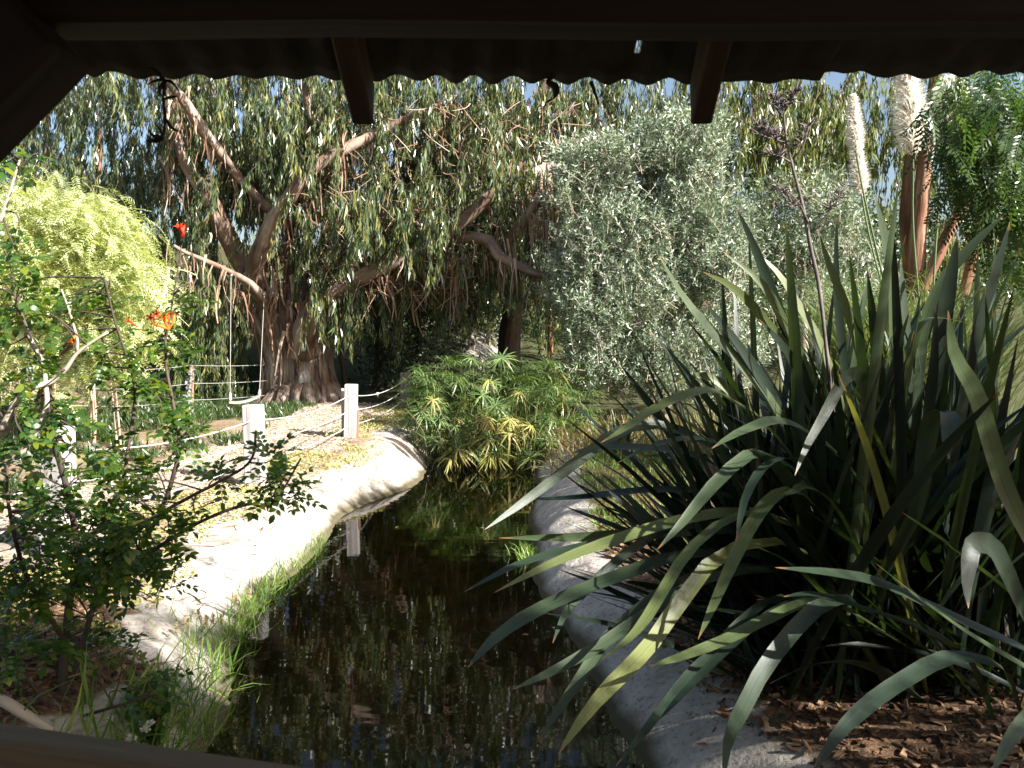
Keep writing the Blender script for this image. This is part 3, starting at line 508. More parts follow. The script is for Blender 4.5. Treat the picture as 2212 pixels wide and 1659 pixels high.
def leafy(name, label, cat, trunks, mat, ells, lmat, n_leaf, size, up=.0, tmpl=OVAL, group=None, clump=14, spread=.16):
    """dense small-leaved crown: clumps of leaves on short twigs"""
    p = PX(*trunks[0][0][:3]); p[2] = terrain(p[0], p[1]) - .04
    t = thing(name, label, cat, p, group)
    for k, tr in enumerate(trunks):
        b = MB(); P = np.array([PX(*q[:3]) for q in tr])
        if k == 0: P[0] = p
        b.add(*tube(P, [q[3] for q in tr], 10, 20, lump=.06, seed=k)); b.build('trunk' if k == 0 else 'limb', mat, t)
    mb = MB(); tot = sum(e[6] for e in ells)
    for e in ells:
        C_ = ell(*e[:6], max(3, int(n_leaf * e[6] / tot / clump)))
        m = len(C_) * clump; pos = np.repeat(C_, clump, 0) + rng.normal(size=(m, 3)) * spread
        mb.add(*scatter(*tmpl, pos, rdir(m, 1.0, (0, 0, up)), rdir(m, 1, (.3, -.4, .6)), U(*size, m), U(.8, 1.2, m)))
    mb.build('crown', lmat, t, attr=False); return t
leafy('evergreen_tree', 'dark small-leaved tree between the great trunk and the sedge', 'tree', [[(815, 850, 16.0, .09), (820, 740, 16.0, .08), (815, 650, 16.0, .06), (840, 540, 16.0, .04)], [(818, 760, 16.0, .05), (790, 690, 15.9, .04), (760, 640, 15.8, .02)], [(900, 800, 16.3, .05), (905, 700, 16.3, .045), (890, 620, 16.3, .03)]], M['dark_bark'],
      [(820, 660, 110, 120, 15.4, 17, 10), (930, 680, 110, 110, 15.6, 17, 10), (1000, 620, 130, 90, 16.8, 18.2, 8), (850, 790, 70, 40, 15.5, 16.5, 3)], M['dark_leaf'], 11000, (.045, .085))
leafy('evergreen_tree', 'thin dark leaning stem just right of the great trunk', 'tree', [[(748, 860, 14.6, .05), (740, 790, 14.6, .045), (722, 730, 14.7, .04), (706, 690, 14.8, .03), (700, 640, 14.8, .02)], [(725, 735, 14.7, .03), (738, 700, 14.7, .02), (752, 690, 14.7, .012)]], M['dark_bark'], [(770, 650, 60, 60, 14.9, 15.8, 3)], M['dark_leaf'], 1400, (.04, .08))
for cx, cy, rx, ry, d0, d1, lab in [(430, 740, 150, 110, 18.5, 20.5, 'sunlit green scrub on the slope behind the swing'), (780, 730, 90, 90, 20, 22, 'bright yellow-green scrub glimpsed right of the great trunk'), (1250, 720, 260, 110, 20.5, 23, 'shaded scrub far behind the sedge clump'), (60, 720, 200, 120, 16, 18, 'shaded scrub behind the yellow pepper bush'), (1850, 600, 300, 140, 16.5, 19, 'grey-green scrub behind the pampas grass')]:
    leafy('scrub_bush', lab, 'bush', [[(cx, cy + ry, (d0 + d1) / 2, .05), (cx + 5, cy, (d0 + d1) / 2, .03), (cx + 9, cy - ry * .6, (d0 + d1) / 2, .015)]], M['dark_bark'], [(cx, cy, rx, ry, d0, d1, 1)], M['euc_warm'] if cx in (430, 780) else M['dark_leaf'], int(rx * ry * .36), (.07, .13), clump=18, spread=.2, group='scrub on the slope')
# --- far wood that closes the view
fw = MB()
for cx, cy, rx, ry, d0, d1, n in [(600, 560, 900, 230, 26, 34, 900), (1500, 600, 800, 170, 26, 34, 700), (700, 690, 900, 70, 24, 30, 300), (-50, 500, 300, 240, 24, 30, 160)]:
    C_ = ell(cx, cy, rx, ry, d0, d1, n); m = n * 11; pos = np.repeat(C_, 11, 0) + rng.normal(size=(m, 3)) * .45
    fw.add(*scatter(*EUC, pos, rdir(m, .6, (0, 0, -1)), rdir(m), U(.2, .36, m), 1.6))
o = fw.build('distant_wood', M['euc'], attr=False, kind='stuff'); tag(o, 'mass of grey-green foliage far behind all the trunks', 'wood')

# --- olive trees
def olive(label, trunks, ells, shoots, n_leaf, spread=.13):
    p = PX(*trunks[0][0][:3]); p[2] = terrain(p[0], p[1]) - .04
    t = thing('olive_tree', label, 'tree', p, 'olive trees')
    for k, tr in enumerate(trunks):
        b = MB(); P = np.array([PX(*q[:3]) for q in tr]); 
        if k == 0: P[0] = p
        b.add(*tube(P, [q[3] for q in tr], 10, 20, lump=.06, seed=k)); b.build('trunk' if k == 0 else 'limb', M['pale_bark'], t)
    tot = sum(e[6] for e in ells); C_ = np.concatenate([ell(*e[:6], int(n_leaf * e[6] / tot / 22), .42) for e in ells] + ([ell(*e) for e in shoots]))
    C_ = C_[fb(C_[:, 0] + .5 * C_[:, 1], C_[:, 2], 4.2, 95) > U(-.75, .3, len(C_))]
    n = len(C_); d = norm(np.stack([rng.normal(size=n) * .5, rng.normal(size=n) * .5 - .1, U(.1, 1.2, n)], 1)); le = U(.22, .48, n)
    tt = np.tile(np.linspace(.06, 1, 22), (n, 1)); pos = C_[:, None] + d[:, None] * (tt * le[:, None])[..., None]
    m = n * 22; a = np.tile(np.arange(22) * 2.4, n) + np.repeat(U(0, 6, n), 22); dd = np.repeat(d, 22, 0)
    e1 = norm(np.cross(dd, (0.3, 1, .2))); e2 = np.cross(dd, e1); ra_ = e1 * np.cos(a)[:, None] + e2 * np.sin(a)[:, None]
    L = norm(ra_ * .8 + dd * .75 + rng.normal(size=(m, 3)) * .2)
    mb = MB(); mb.add(*scatter(*OLIVE, pos.reshape(-1, 3), L, np.cross(ra_, dd) + dd * .6 + rng.normal(size=(m, 3)) * .5, U(.05, .09, m), U(.9, 1.4, m))); mb.build('crown', M['olive'], t, attr=False)
    tw = MB()
    for k in range(0, n, 2): tw.add(*tube([C_[k] - d[k] * .12, C_[k] + d[k] * le[k] * .6], [.004, .0025], 3, 2, caps=False))
    tw.build('twigs', M['pale_bark'], t, kind='stuff'); return t
olive('silvery olive tree with upright shoots standing over the sedge', [[(1440, 900, 11.60, .10), (1430, 760, 11.60, .09), (1400, 640, 11.50, .07), (1380, 480, 11.40, .04), (1350, 350, 11.30, .02)], [(1430, 740, 11.60, .06), (1500, 620, 11.60, .05), (1530, 480, 11.60, .03), (1520, 360, 11.60, .02)], [(1410, 680, 11.50, .05), (1300, 600, 11.20, .04), (1230, 520, 11.10, .025)]],
      [(1390, 460, 200, 150, 10.70, 12.30, 20), (1400, 610, 220, 140, 10.60, 12.20, 20), (1370, 760, 150, 120, 10.70, 12.00, 14), (1500, 760, 150, 120, 10.70, 12.00, 9), (1480, 340, 90, 70, 10.90, 11.80, 5), (1280, 400, 80, 80, 10.80, 11.80, 4), (1540, 560, 90, 120, 10.80, 12.00, 7)],
      [(1390, 335, 170, 55, 10.80, 11.80, 70), (1530, 320, 40, 50, 11.00, 11.60, 24)], 165000)
olive('smaller olive tree seen between the dried flax stalk and the plumes', [[(1740, 760, 12.0, .07), (1735, 640, 12, .06), (1720, 520, 12, .04), (1730, 420, 12, .02)], [(1735, 600, 12, .04), (1790, 480, 12, .02)]],
      [(1730, 490, 130, 90, 11.2, 12.6, 10), (1680, 600, 130, 80, 11.3, 12.5, 8), (1810, 580, 110, 90, 11.4, 12.6, 6)], [(1750, 400, 100, 40, 11.5, 12.4, 30)], 40000)

# --- pepper trees
FRONDS = [frond(11, .20, .026, d, k) for k, d in enumerate((.5, .9, 1.3))]
def pepper(label, trunks, pts, mat, fr=(.22, .34), per=5, up=.25, bark='bark'):
    p = np.array(trunks[0][0][:3], float); p[2] = terrain(p[0], p[1]) - .04
    t = thing('pepper_tree', label, 'tree', p, 'pepper trees')
    for k, tr in enumerate(trunks):
        b = MB(); P = np.array([q[:3] for q in tr], float); 
        if k == 0: P[0] = p
        b.add(*tube(P, [q[3] for q in tr], 10, 18, lump=.06, seed=k)); b.build('trunk' if k == 0 else 'limb', M[bark], t)
    mb = MB(); n = len(pts) * per; pos = np.repeat(pts, per, 0) + rng.normal(size=(n, 3)) * .10; az = U(0, 6.28, n)
    L = np.stack([np.cos(az), np.sin(az), U(-.9 if up > 0 else -2.6, up, n)], 1)
    for k in range(3):
        s = slice(k, None, 3); m = len(pos[s]); mb.add(*scatter(*FRONDS[k], pos[s], L[s], np.array([0, 0, 1.0]) + rng.normal(size=(m, 3)) * .35, U(*fr, m)))
    mb.build('crown', mat, t, attr=False); return t
pp = lambda x, y, d, r: (*PX(x, y, d), r)
pts = np.concatenate([ell(120, 640, 210, 190, 8.2, 10.2, 520, .4), ell(60, 520, 170, 120, 8.3, 10, 220), ell(215, 520, 80, 80, 8.6, 9.6, 90), ell(290, 640, 60, 110, 8.4, 9.6, 90), ell(100, 450, 110, 45, 8.6, 9.8, 60), ell(60, 395, 50, 28, 8.8, 9.6, 14), ell(210, 435, 22, 32, 8.9, 9.4, 10), ell(300, 520, 35, 45, 8.8, 9.4, 14)]); pts = pts[fb(pts[:, 0] * 1.2 + pts[:, 1], pts[:, 2], 4.5, 97) > U(-.95, .1, len(pts))]
pepper('bright yellow-green pepper tree sunlit at the left edge', [[pp(90, 960, 9.3, .09), pp(95, 820, 9.3, .08), pp(110, 700, 9.3, .06), pp(100, 560, 9.3, .03)], [pp(95, 800, 9.3, .05), pp(190, 700, 9.2, .035), pp(240, 600, 9.1, .02)]], pts, M['pepper'], (.24, .40))
NQ = 1500; q = rng.normal(size=(NQ, 3)); q = norm(q) * (U(0, 1, NQ) ** .45)[:, None] * np.array([2.0, 2.0, 1.3]) + np.array([4.75, .75, 2.35])
q2 = norm(rng.normal(size=(420, 3))) * (U(0, 1, 420) ** .45)[:, None] * np.array([1.3, 1.1, .75]) + np.array([4.4, -.35, 3.9]); q = np.concatenate([q, q2]); q = q[(fb(q[:, 0], q[:, 1] + q[:, 2], 3.6, 77) + .5 * fb(q[:, 1], q[:, 2] - q[:, 0], 6, 78) > np.where((q[:, 1] > -.3) & (q[:, 2] < 3.4), .12, -.35)) & ((q[:, 1] < 1.3) | (q[:, 2] < 3.0))]
sn = np.array(SUN); gap = q + (((2.9 - q[:, 1]) / sn[1])[:, None]) * sn; thin = (gap[:, 0] > -.6) & (gap[:, 0] < .78) & (gap[:, 2] > -.5) & (gap[:, 2] < 1.1)     # unseen crown opened along the sun's rays so dapples reach the flax
q = q[~thin | (fb(gap[:, 0], gap[:, 2], 9, 79) + .6 * fb(gap[:, 0], gap[:, 2] * 1.7, 19, 80) > .62)]
vis = np.concatenate([ell(2150, 300, 85, 130, 4.8, 5.8, 110), ell(2190, 430, 50, 110, 5, 5.8, 50), ell(2080, 240, 60, 60, 5, 5.8, 24)])
pepper('green feathery pepper tree overhanging the upper right corner', [[(5.0, 3.0, 0, .14), (4.9, 2.9, 1.0, .12), (4.6, 2.6, 2.0, .10), (4.4, 1.6, 2.9, .05)], [(4.8, 2.85, 1.6, .08), (4.2, 4.0, 2.4, .05), (3.3, 5.0, 3.0, .025)], [(4.7, 2.7, 1.8, .08), (5.4, 1.2, 2.8, .05), (5.2, 0, 3.1, .03)]], np.concatenate([q, vis]), M['pepper_dark'], (.24, .38), 5, -.3)

# ------------------------------------------------------------------ rope fences and swing
def gz(x, y): return float(terrain(x, y))
fence = thing('rope_fence', 'weathered square posts strung with three white ropes along the bank', 'fence', (-2.19, 7.0, 0))
posts = [(-2.72, 4.9, .70, .15, .03), (-2.19, 7.0, .63, .148, -.02), (-1.88, 9.6, .62, .145, .03), (-1.72, 13.3, .55, .16, 0)]
rails = []
for k, (x, y, h, w_, tl) in enumerate(posts):
    z0 = gz(x, y) - .25; hh = .25 + h + (0 - gz(x, y))
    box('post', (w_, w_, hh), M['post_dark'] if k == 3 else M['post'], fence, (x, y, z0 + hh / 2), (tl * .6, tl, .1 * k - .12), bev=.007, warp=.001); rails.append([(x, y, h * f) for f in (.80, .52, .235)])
M['old_rope'] = noise_mat('weathered_rope', [(.3, (.20, .19, .17)), (.7, (.36, .35, .33))], scale=60, rough=.8, bump=.3, bdist=.003)
def rope(parent, a, b, sag, rad=.005, name='rope', knots=(), mt='rope'):
    a, b = np.array(a, float), np.array(b, float); t = np.linspace(0, 1, 15)[:, None]; P = a + (b - a) * t - np.array([0, 0, 1]) * sag * 4 * t * (1 - t)
    m = MB(); m.add(*tube(P, rad, 6, 30)); o = m.build(name, M[mt], parent)
    for kt in knots:
        c_ = a + (b - a) * kt - np.array([0, 0, 1]) * sag * 4 * kt * (1 - kt); d = norm(b - a); kb = MB()
        th = np.linspace(0, 4 * np.pi, 22); e1 = norm(np.cross(d, (0, 0, 1))); e2 = np.cross(d, e1)
        kb.add(*tube(c_ + np.outer(th / 12.6 - .5, d) * .06 + .013 * (np.outer(np.cos(th), e1) + np.outer(np.sin(th), e2)), rad * 1.1, 6, 30)); kb.add(*tube([c_, c_ + d * .03 + np.array([0, -.01, -.05])], rad * .7, 5, 3))
        V = kb.build('knot', M['rope'], None); V.parent = o; V.location = -np.array(parent.location)
    return o
rails.insert(0, [(-3.9, 2.6, .5), (-3.9, 2.6, .32), (-3.9, 2.6, .14)])
for k in range(4):
    for j in range(3): rope(fence, np.array(rails[k][j]) + (0, -.02, 0), np.array(rails[k + 1][j]) + (0, -.02, 0), (.07, .06, .05)[j] * (1 if k != 3 else 1.3), knots=((.55,) if (k, j) == (2, 1) else (.42,) if (k, j) == (3, 0) else ()))
box('stake', (.028, .03, .36), M['stake'], fence, (-1.88 + .088, 9.6 - .03, .14), (0, .02, 0), bev=.003)
box('stake', (.05, .05, .80), M['post'], fence, (-1.88 - .115, 9.6 + .16, .16), (0, 0, .2), bev=.004)
f2 = thing('rope_fence', 'low shaded rope fence running behind the swing', 'fence', (-4.5, 11.9, 0))
bp = [(-7.4, 10.2), (-6.1, 11.0), (-4.62, 11.9), (-3.3, 15.6)]
for k, (x, y) in enumerate(bp):
    if k < 3: box('post', (.06, .06, .80), M['stake'], f2, (x, y, gz(x, y) + .28), (0, .03, .3 * k), bev=.005)
for k in range(3):
    for h in (.68, .42, .18):
        a = np.array([*bp[k], gz(*bp[k]) + h]); b = np.array([*bp[k + 1], gz(*bp[k + 1]) + h]); rope(f2, a, b, .06, .0045, mt='old_rope')
sw0 = PX(528, 866, 11.4)
sw = thing('rope_swing', 'curved plank swing hanging on two pale ropes from the eucalyptus', 'swing', sw0)
l0, l1 = PX(497, 870, 11.35), PX(560, 858, 11.5); ax = norm(l1 - l0); wy = norm(np.cross((0, 0, 1), ax)); uz = np.cross(ax, wy); LN = float(np.linalg.norm(l1 - l0))
tt = np.linspace(-.5, .5, 11); prof = []
for t in tt:
    c_ = (l0 + l1) / 2 + ax * t * LN * 1.06 + uz * (.16 * t * t - .02 + .02 * t)
    prof.append([c_ - wy * .075 - uz * .011, c_ + wy * .075 - uz * .011, c_ + wy * .075 + uz * .011, c_ - wy * .075 + uz * .011])
b = MB(); b.add(np.array(prof).reshape(-1, 3), [np.array([(4 * k + j, 4 * k + (j + 1) % 4, 4 * k + 4 + (j + 1) % 4, 4 * k + 4 + j) for k in range(10) for j in range(4)]), np.array([(3, 2, 1, 0), (40, 41, 42, 43)])]); b.build('seat', M['swing'], sw, smooth=False)
for p0, top in ((l0, PX(499, 588, 11.55)), (l1, PX(571, 632, 13.05))):
    s_ = norm(top - p0); m = MB(); m.add(*tube([p0 - s_ * .03, (p0 + top) / 2, top], .0048, 6, 8)); o = m.build('rope', M['old_rope'], sw)
    m = MB(); m.add(*tube([p0 + s_ * .02, p0 + s_ * .05, p0 + s_ * .12, p0 + s_ * .15], [.012, .024, .018, .009], 8, 8)); m.add(*tube([top - s_ * .06, top], [.02, .024], 8, 3)); k_ = m.build('knot', M['old_rope'], None); k_.parent = o; k_.location = -sw0

# ------------------------------------------------------------------ flax: every blade is a part
def flax_mesh(name, C, width, Nrm, tone, fold=.35, twist=0.0, n=12):
    """C control points base -> tip (3D); a keeled, pointed strap"""
    Q = smooth_path(C, n + 1); T = norm(np.gradient(Q, axis=0)); N = norm(np.asarray(Nrm, float) - T * (T @ np.asarray(Nrm, float))[:, None]); W = np.cross(T, N)
    t = np.linspace(0, 1, n + 1); prof = np.interp(t, [0, .12, .45, .75, .9, .97, 1], [.42, .6, 1, .86, .5, .2, .02]) * width / 2
    an = twist * t; Wt = W * np.cos(an)[:, None] + N * np.sin(an)[:, None]; Nt = N * np.cos(an)[:, None] - W * np.sin(an)[:, None]
    fo = fold * np.interp(t, [0, .3, .8, 1], [2.6, 1.0, .55, .3])
    V = np.stack([Q - Wt * prof[:, None] + Nt * (prof * fo)[:, None], Q, Q + Wt * prof[:, None] + Nt * (prof * fo)[:, None]], 1)
    A = np.stack([np.broadcast_to(np.array([-1., 0, 1.]), (n + 1, 3)), np.repeat(t[:, None], 3, 1), np.full((n + 1, 3), tone)], -1)
    i = np.arange(n)[:, None] * 3 + np.array([0, 1])[None]; F = np.stack([i, i + 1, i + 4, i + 3], -1).reshape(-1, 4)
    return mesh(name, V.reshape(-1, 3), F, True, {'bk': A.reshape(-1, 3)})
FB = np.array([1.30, 3.25, -.12])
flax = thing('flax_plant', 'large dark flax with long strap leaves arching over the stream', 'plant', FB)
# traced blades: tip -> base in picture places, depth at tip and base, width, facing (u up, c camera), tone (sunlit blades painted brighter, shaded ones darker)
UPN, CAMN = np.array([.25, -.35, 1.0]), np.array([.1, -1.0, .25])
TR = [
 ([(1000, 1280), (1130, 1215), (1300, 1172), (1500, 1135), (1720, 1180)], 2.75, 3.2, .075, 'u', .35),
 ([(1066, 1281), (1200, 1213), (1340, 1163), (1480, 1122), (1640, 1110), (1800, 1190)], 2.65, 3.15, .072, 'u', .75),
 ([(1078, 1162), (1240, 1160), (1400, 1152), (1600, 1140), (1800, 1200)], 2.95, 3.3, .07, 'c', .55),
 ([(1047, 1144), (1130, 1085), (1234, 1007), (1354, 925), (1480, 935), (1660, 1050)], 2.9, 3.4, .066, 'u', .45),
 ([(1297, 957), (1354, 924), (1420, 880), (1490, 852), (1540, 846), (1590, 874), (1660, 925), (1758, 1077)], 2.85, 3.25, .082, 'u', .70),
 ([(1227, 980), (1304, 967), (1404, 970), (1500, 985), (1680, 1080)], 3.1, 3.5, .075, 'u', .55),
 ([(1537, 969), (1585, 940), (1642, 917), (1675, 910), (1715, 920), (1752, 944), (1808, 984), (1868, 1080)], 2.6, 2.95, .075, 'u', .55),
 ([(1717, 1027), (1742, 964), (1785, 887), (1815, 830), (1838, 807), (1858, 816), (1872, 900), (1860, 1100)], 2.6, 3.0, .062, 'c', .45),
 ([(1420, 1187), (1475, 1128), (1540, 1050), (1615, 985), (1660, 990), (1730, 1030), (1810, 1130)], 2.55, 3.0, .07, 'u', .50),
 ([(1590, 1170), (1608, 1084), (1642, 1020), (1680, 995), (1715, 994), (1760, 1030), (1820, 1130)], 2.5, 3.0, .068, 'u', .35),
 ([(1508, 1381), (1542, 1306), (1592, 1195), (1635, 1117), (1680, 1070), (1735, 1070), (1800, 1150)], 2.5, 3.0, .072, 'u', .68),
 ([(1010, 1443), (1060, 1388), (1130, 1337), (1230, 1288), (1360, 1238), (1500, 1198), (1700, 1215)], 2.45, 3.1, .085, 'u', .40),
 ([(1105, 1490), (1190, 1452), (1290, 1398), (1400, 1325), (1530, 1250), (1700, 1235)], 2.45, 3.05, .065, 'u', .45),
 ([(1207, 1628), (1250, 1563), (1304, 1496), (1364, 1436), (1414, 1380), (1474, 1293), (1570, 1190), (1720, 1180)], 2.15, 3.0, .075, 'u', .85),
 ([(1162, 1603), (1204, 1536), (1254, 1465), (1304, 1389), (1370, 1325), (1500, 1245), (1690, 1230)], 2.35, 3.1, .06, 'u', .45),
 ([(1294, 1428), (1354, 1385), (1397, 1336), (1440, 1265), (1500, 1180), (1610, 1110), (1740, 1150)], 2.4, 3.0, .06, 'u', .72),
 ([(1194, 1389), (1217, 1333), (1250, 1290), (1340, 1205), (1480, 1120), (1650, 1120)], 2.7, 3.2, .05, 'c', .3),
 ([(1404, 1439), (1474, 1418), (1575, 1379), (1662, 1336), (1780, 1300)], 2.3, 2.8, .06, 'u', .65),
 ([(1562, 1700), (1572, 1599), (1608, 1523), (1662, 1426), (1765, 1313), (1850, 1300)], 2.1, 2.8, .075, 'u', .35),
 ([(1675, 1226), (1792, 1237), (1892, 1257), (1992, 1302), (2108, 1357), (2240, 1420)], 2.35, 2.6, .085, 'u', .35),
 ([(1692, 1289), (1758, 1284), (1842, 1310), (1975, 1356), (2085, 1425)], 2.4, 2.6, .062, 'u', .25),
 ([(1893, 1218), (2008, 1310), (2108, 1380), (2240, 1462)], 2.25, 2.5, .06, 'u', .55),
 ([(1948, 1106), (2008, 1149), (2075, 1199), (2230, 1325)], 2.3, 2.5, .075, 'u', .35),
 ([(2092, 1314), (2088, 1260), (2092, 1215), (2098, 1180), (2115, 1172), (2150, 1190), (2200, 1300)], 2.25, 2.4, .085, 'c', .2),
 ([(1748, 1680), (1808, 1589), (1875, 1523), (1958, 1466), (2055, 1420), (2160, 1440)], 2.05, 2.5, .072, 'u', .3),
 ([(2142, 1670), (2180, 1600), (2230, 1540), (2290, 1500)], 2.0, 2.3, .06, 'u', .5),
 ([(1420, 1560), (1475, 1499), (1568, 1406), (1635, 1349), (1708, 1306), (1800, 1290)], 2.3, 2.9, .055, 'u', .25),
 ([(1330, 1655), (1400, 1570), (1470, 1480), (1560, 1385), (1680, 1290)], 2.2, 2.9, .05, 'u', .3),
 ([(1424, 552), (1475, 640), (1540, 720), (1620, 810), (1700, 930), (1790, 1150)], 3.1, 3.3, .066, 'c', .62),
 ([(1563, 545), (1642, 608), (1690, 690), (1740, 800), (1800, 1050)], 3.3, 3.4, .06, 'c', .66),
 ([(1518, 587), (1585, 622), (1650, 690), (1720, 800), (1800, 1080)], 3.25, 3.4, .058, 'c', .72),
 ([(1590, 448), (1625, 522), (1655, 598), (1690, 690), (1750, 860), (1820, 1100)], 3.3, 3.4, .062, 'c', .3),
 ([(1638, 548), (1682, 592), (1722, 655), (1775, 750), (1820, 900), (1840, 1100)], 3.35, 3.4, .06, 'c', .75),
 ([(1765, 495), (1792, 575), (1825, 662), (1862, 780), (1880, 950), (1880, 1120)], 3.2, 3.3, .062, 'c', .66),
 ([(1890, 422), (1908, 498), (1925, 582), (1930, 668), (1930, 850), (1920, 1120)], 3.1, 3.2, .075, 'c', .5),
 ([(1808, 465), (1806, 582), (1812, 680), (1830, 850), (1850, 1100)], 3.4, 3.4, .05, 'c', .2),
 ([(2068, 508), (2055, 590), (2042, 668), (2020, 850), (1980, 1120)], 3.1, 3.2, .085, 'c', .2),
 ([(2182, 478), (2152, 582), (2118, 680), (2080, 850), (2040, 1120)], 3.0, 3.1, .09, 'c', .12),
 ([(2168, 465), (2120, 510), (2075, 558), (2025, 625), (1990, 740), (1970, 1000)], 3.2, 3.3, .06, 'c', .45),
 ([(1945, 560), (1950, 640), (1960, 760), (1960, 1000)], 3.35, 3.35, .06, 'c', .35),
 ([(2048, 671), (2062, 767), (2108, 851), (2142, 967), (2175, 1067), (2230, 1180)], 2.35, 2.5, .085, 'c', .6),
 ([(2112, 703), (2070, 694), (2032, 688), (1995, 698), (1960, 780), (1930, 1000)], 3.0, 3.1, .06, 'u', .75),
 ([(2022, 657), (2018, 780), (2005, 900), (1985, 1100)], 2.9, 3.0, .055, 'c', .1),
 ([(2050, 992), (2048, 950), (2052, 915), (2045, 893), (2022, 898), (2000, 960), (1975, 1120)], 2.5, 2.7, .085, 'u', .4),
 ([(1690, 1068), (1715, 1062), (1735, 1052), (1790, 1080), (1850, 1180)], 2.7, 2.9, .05, 'u', .5),
 ([(1455, 830), (1520, 810), (1580, 850), (1640, 940), (1740, 1120)], 3.4, 3.5, .06, 'c', .7),
 ([(1330, 1002), (1420, 960), (1520, 950), (1620, 1000), (1740, 1120)], 3.0, 3.3, .07, 'u', .5),
 ([(1100, 1080), (1250, 1075), (1400, 1060), (1560, 1070), (1740, 1150)], 3.1, 3.4, .07, 'u', .3),
 ([(1400, 710), (1470, 790), (1540, 880), (1640, 990), (1760, 1160)], 3.2, 3.4, .06, 'c', .35),
 ([(1640, 690), (1700, 760), (1760, 870), (1830, 1060)], 3.0, 3.2, .06, 'c', .3),
 ([(1520, 650), (1590, 740), (1670, 860), (1770, 1080)], 3.15, 3.3, .068, 'c', .25),
]
cnt = 0
for pts_, dt, db, w_, fc, tone in TR:
    k = len(pts_); D = np.linspace(dt, db, k); P = np.array([PX(p[0], p[1], d) for p, d in zip(pts_, D)])[::-1]
    root = FB + np.array([U(-.22, .5), U(-.2, .25), U(-.03, .05)]) if pts_[0][0] < 2200 and pts_[-1][0] < 2000 else P[0] + np.array([.25, .25, -.35])
    mid = P[0] * .55 + root * .45 + np.array([0, 0, .02]); C = np.vstack([root, mid, P])
    N0 = (UPN if fc == 'u' else CAMN) + rng.normal(size=3) * .22
    link('leaf', flax_mesh('leaf', C - FB, w_ * .74, N0, tone, fold=U(.2, .42), twist=U(-.35, .35), n=16), M['flax'], flax); cnt += 1
for k in range(262):                    # the fan of blades behind and between
    az = U(-np.pi, np.pi); el = math.radians(U(48, 86)); l = U(1.15, 2.15) * (1 if k % 3 else .75); droop = U(.1, .9) * (1.3 - math.sin(el))
    if k % 3 == 0: az = U(2.4, 4.1); el = math.radians(U(24, 60)); l = min(l, U(1.0, 1.5))     # more of them lean towards the water
    r0 = FB + np.array([U(-.30, .75), U(-.25, .5), 0]); h = np.array([math.cos(az), math.sin(az) * .75 + .12, 0]); t = np.linspace(0, 1, 6)[:, None]
    C = r0 + l * (t * (h * math.cos(el) + np.array([0, 0, math.sin(el)])) - np.array([0, 0, 1]) * droop * t ** 2.6 * .8 + h * droop * .35 * t ** 2)
    if np.any((C[:, 1] < 1.75)) or C[:, 0].min() < .12: continue
    N0 = -h * math.sin(el) + np.array([0, 0, math.cos(el)]) + rng.normal(size=3) * .35
    link('leaf', flax_mesh('leaf', C - FB, U(.034, .058), N0, float(np.clip(rng.normal(.22, .18), 0, .8)) if k % 29 else .93, fold=U(.2, .5), twist=U(-.6, .6)), M['flax'], flax)
core = MB()
for k in range(430):
    az = U(-np.pi, np.pi); el = math.radians(U(50, 88)); l = U(.9, 1.8); droop = U(.05, .5) * (1.3 - math.sin(el))
    if k % 3 == 0: az = U(2.3, 4.0); el = math.radians(U(24, 55)); l = U(.8, 1.3)
    r0 = FB + np.array([U(-.35, .8), U(-.15, .6), 0]); h = np.array([math.cos(az), math.sin(az) * .75 + .12, 0]); t = np.linspace(0, 1, 6)[:, None]
    C = smooth_path(r0 + l * (t * (h * math.cos(el) + np.array([0, 0, math.sin(el)])) - np.array([0, 0, 1]) * droop * t ** 2.6 * .8 + h * droop * .3 * t ** 2), 9)
    if np.any(C[:, 1] < 2.35) or C[:, 0].min() < .05: continue
    T = norm(np.gradient(C, axis=0)); N0 = -h * math.sin(el) + np.array([0, 0, math.cos(el)]) + rng.normal(size=3) * .4; W_ = norm(np.cross(T, N0)) * (np.array([.5, .7, .9, 1, 1, .9, .7, .4, .02]) * U(.014, .024))[:, None]
    A_ = np.stack([np.tile([-1., 1.], (9, 1)), np.repeat(np.linspace(0, 1, 9)[:, None], 2, 1), np.full((9, 2), U(0, .3))], -1)  # low tones paint the shade of the clump's core into these blades
    core.add(np.stack([C - W_, C + W_], 1).reshape(-1, 3), np.array([(2 * q_, 2 * q_ + 1, 2 * q_ + 3, 2 * q_ + 2) for q_ in range(8)]), A_.reshape(-1, 3))
core.build('inner_leaves', M['flax'], flax, kind='stuff')
sk = MB(); sk.add(*tube([PX(1800, 900, 3.35), PX(1772, 640, 3.35), PX(1752, 540, 3.35), PX(1735, 450, 3.34), PX(1712, 360, 3.33), PX(1697, 290, 3.32), PX(1690, 215, 3.3)], [.009, .008, .008, .007, .006, .005, .003], 7, 26, lump=.06))
for (a, b_, e) in [((1712, 345), (1735, 315), (1748, 270)), ((1700, 300), (1670, 280), (1630, 268)), ((1700, 310), (1672, 300), (1640, 290)), ((1752, 500), (1790, 460), (1830, 400)), ((1695, 260), (1675, 230), (1668, 200)), ((1692, 245), (1712, 215), (1722, 190)), ((1745, 480), (1720, 430), (1668, 390)), ((1708, 350), (1690, 340), (1660, 330))]:
    sk.add(*tube([PX(*a, 3.33), PX(*b_, 3.3), PX(*e, 3.28)], [.004, .003, .002], 5, 8))
    for k in range(34):
        t = U(.35, 1.0); p = PX(a[0] + (e[0] - a[0]) * t, a[1] + (e[1] - a[1]) * t, 3.3); d = norm(np.array([U(-1, 1), U(-1, 1), U(-.2, 1)])); sk.add(*tube([p, p + d * .02, p + d * U(.03, .06)], [.001, .0032, .0006], 4, 4))
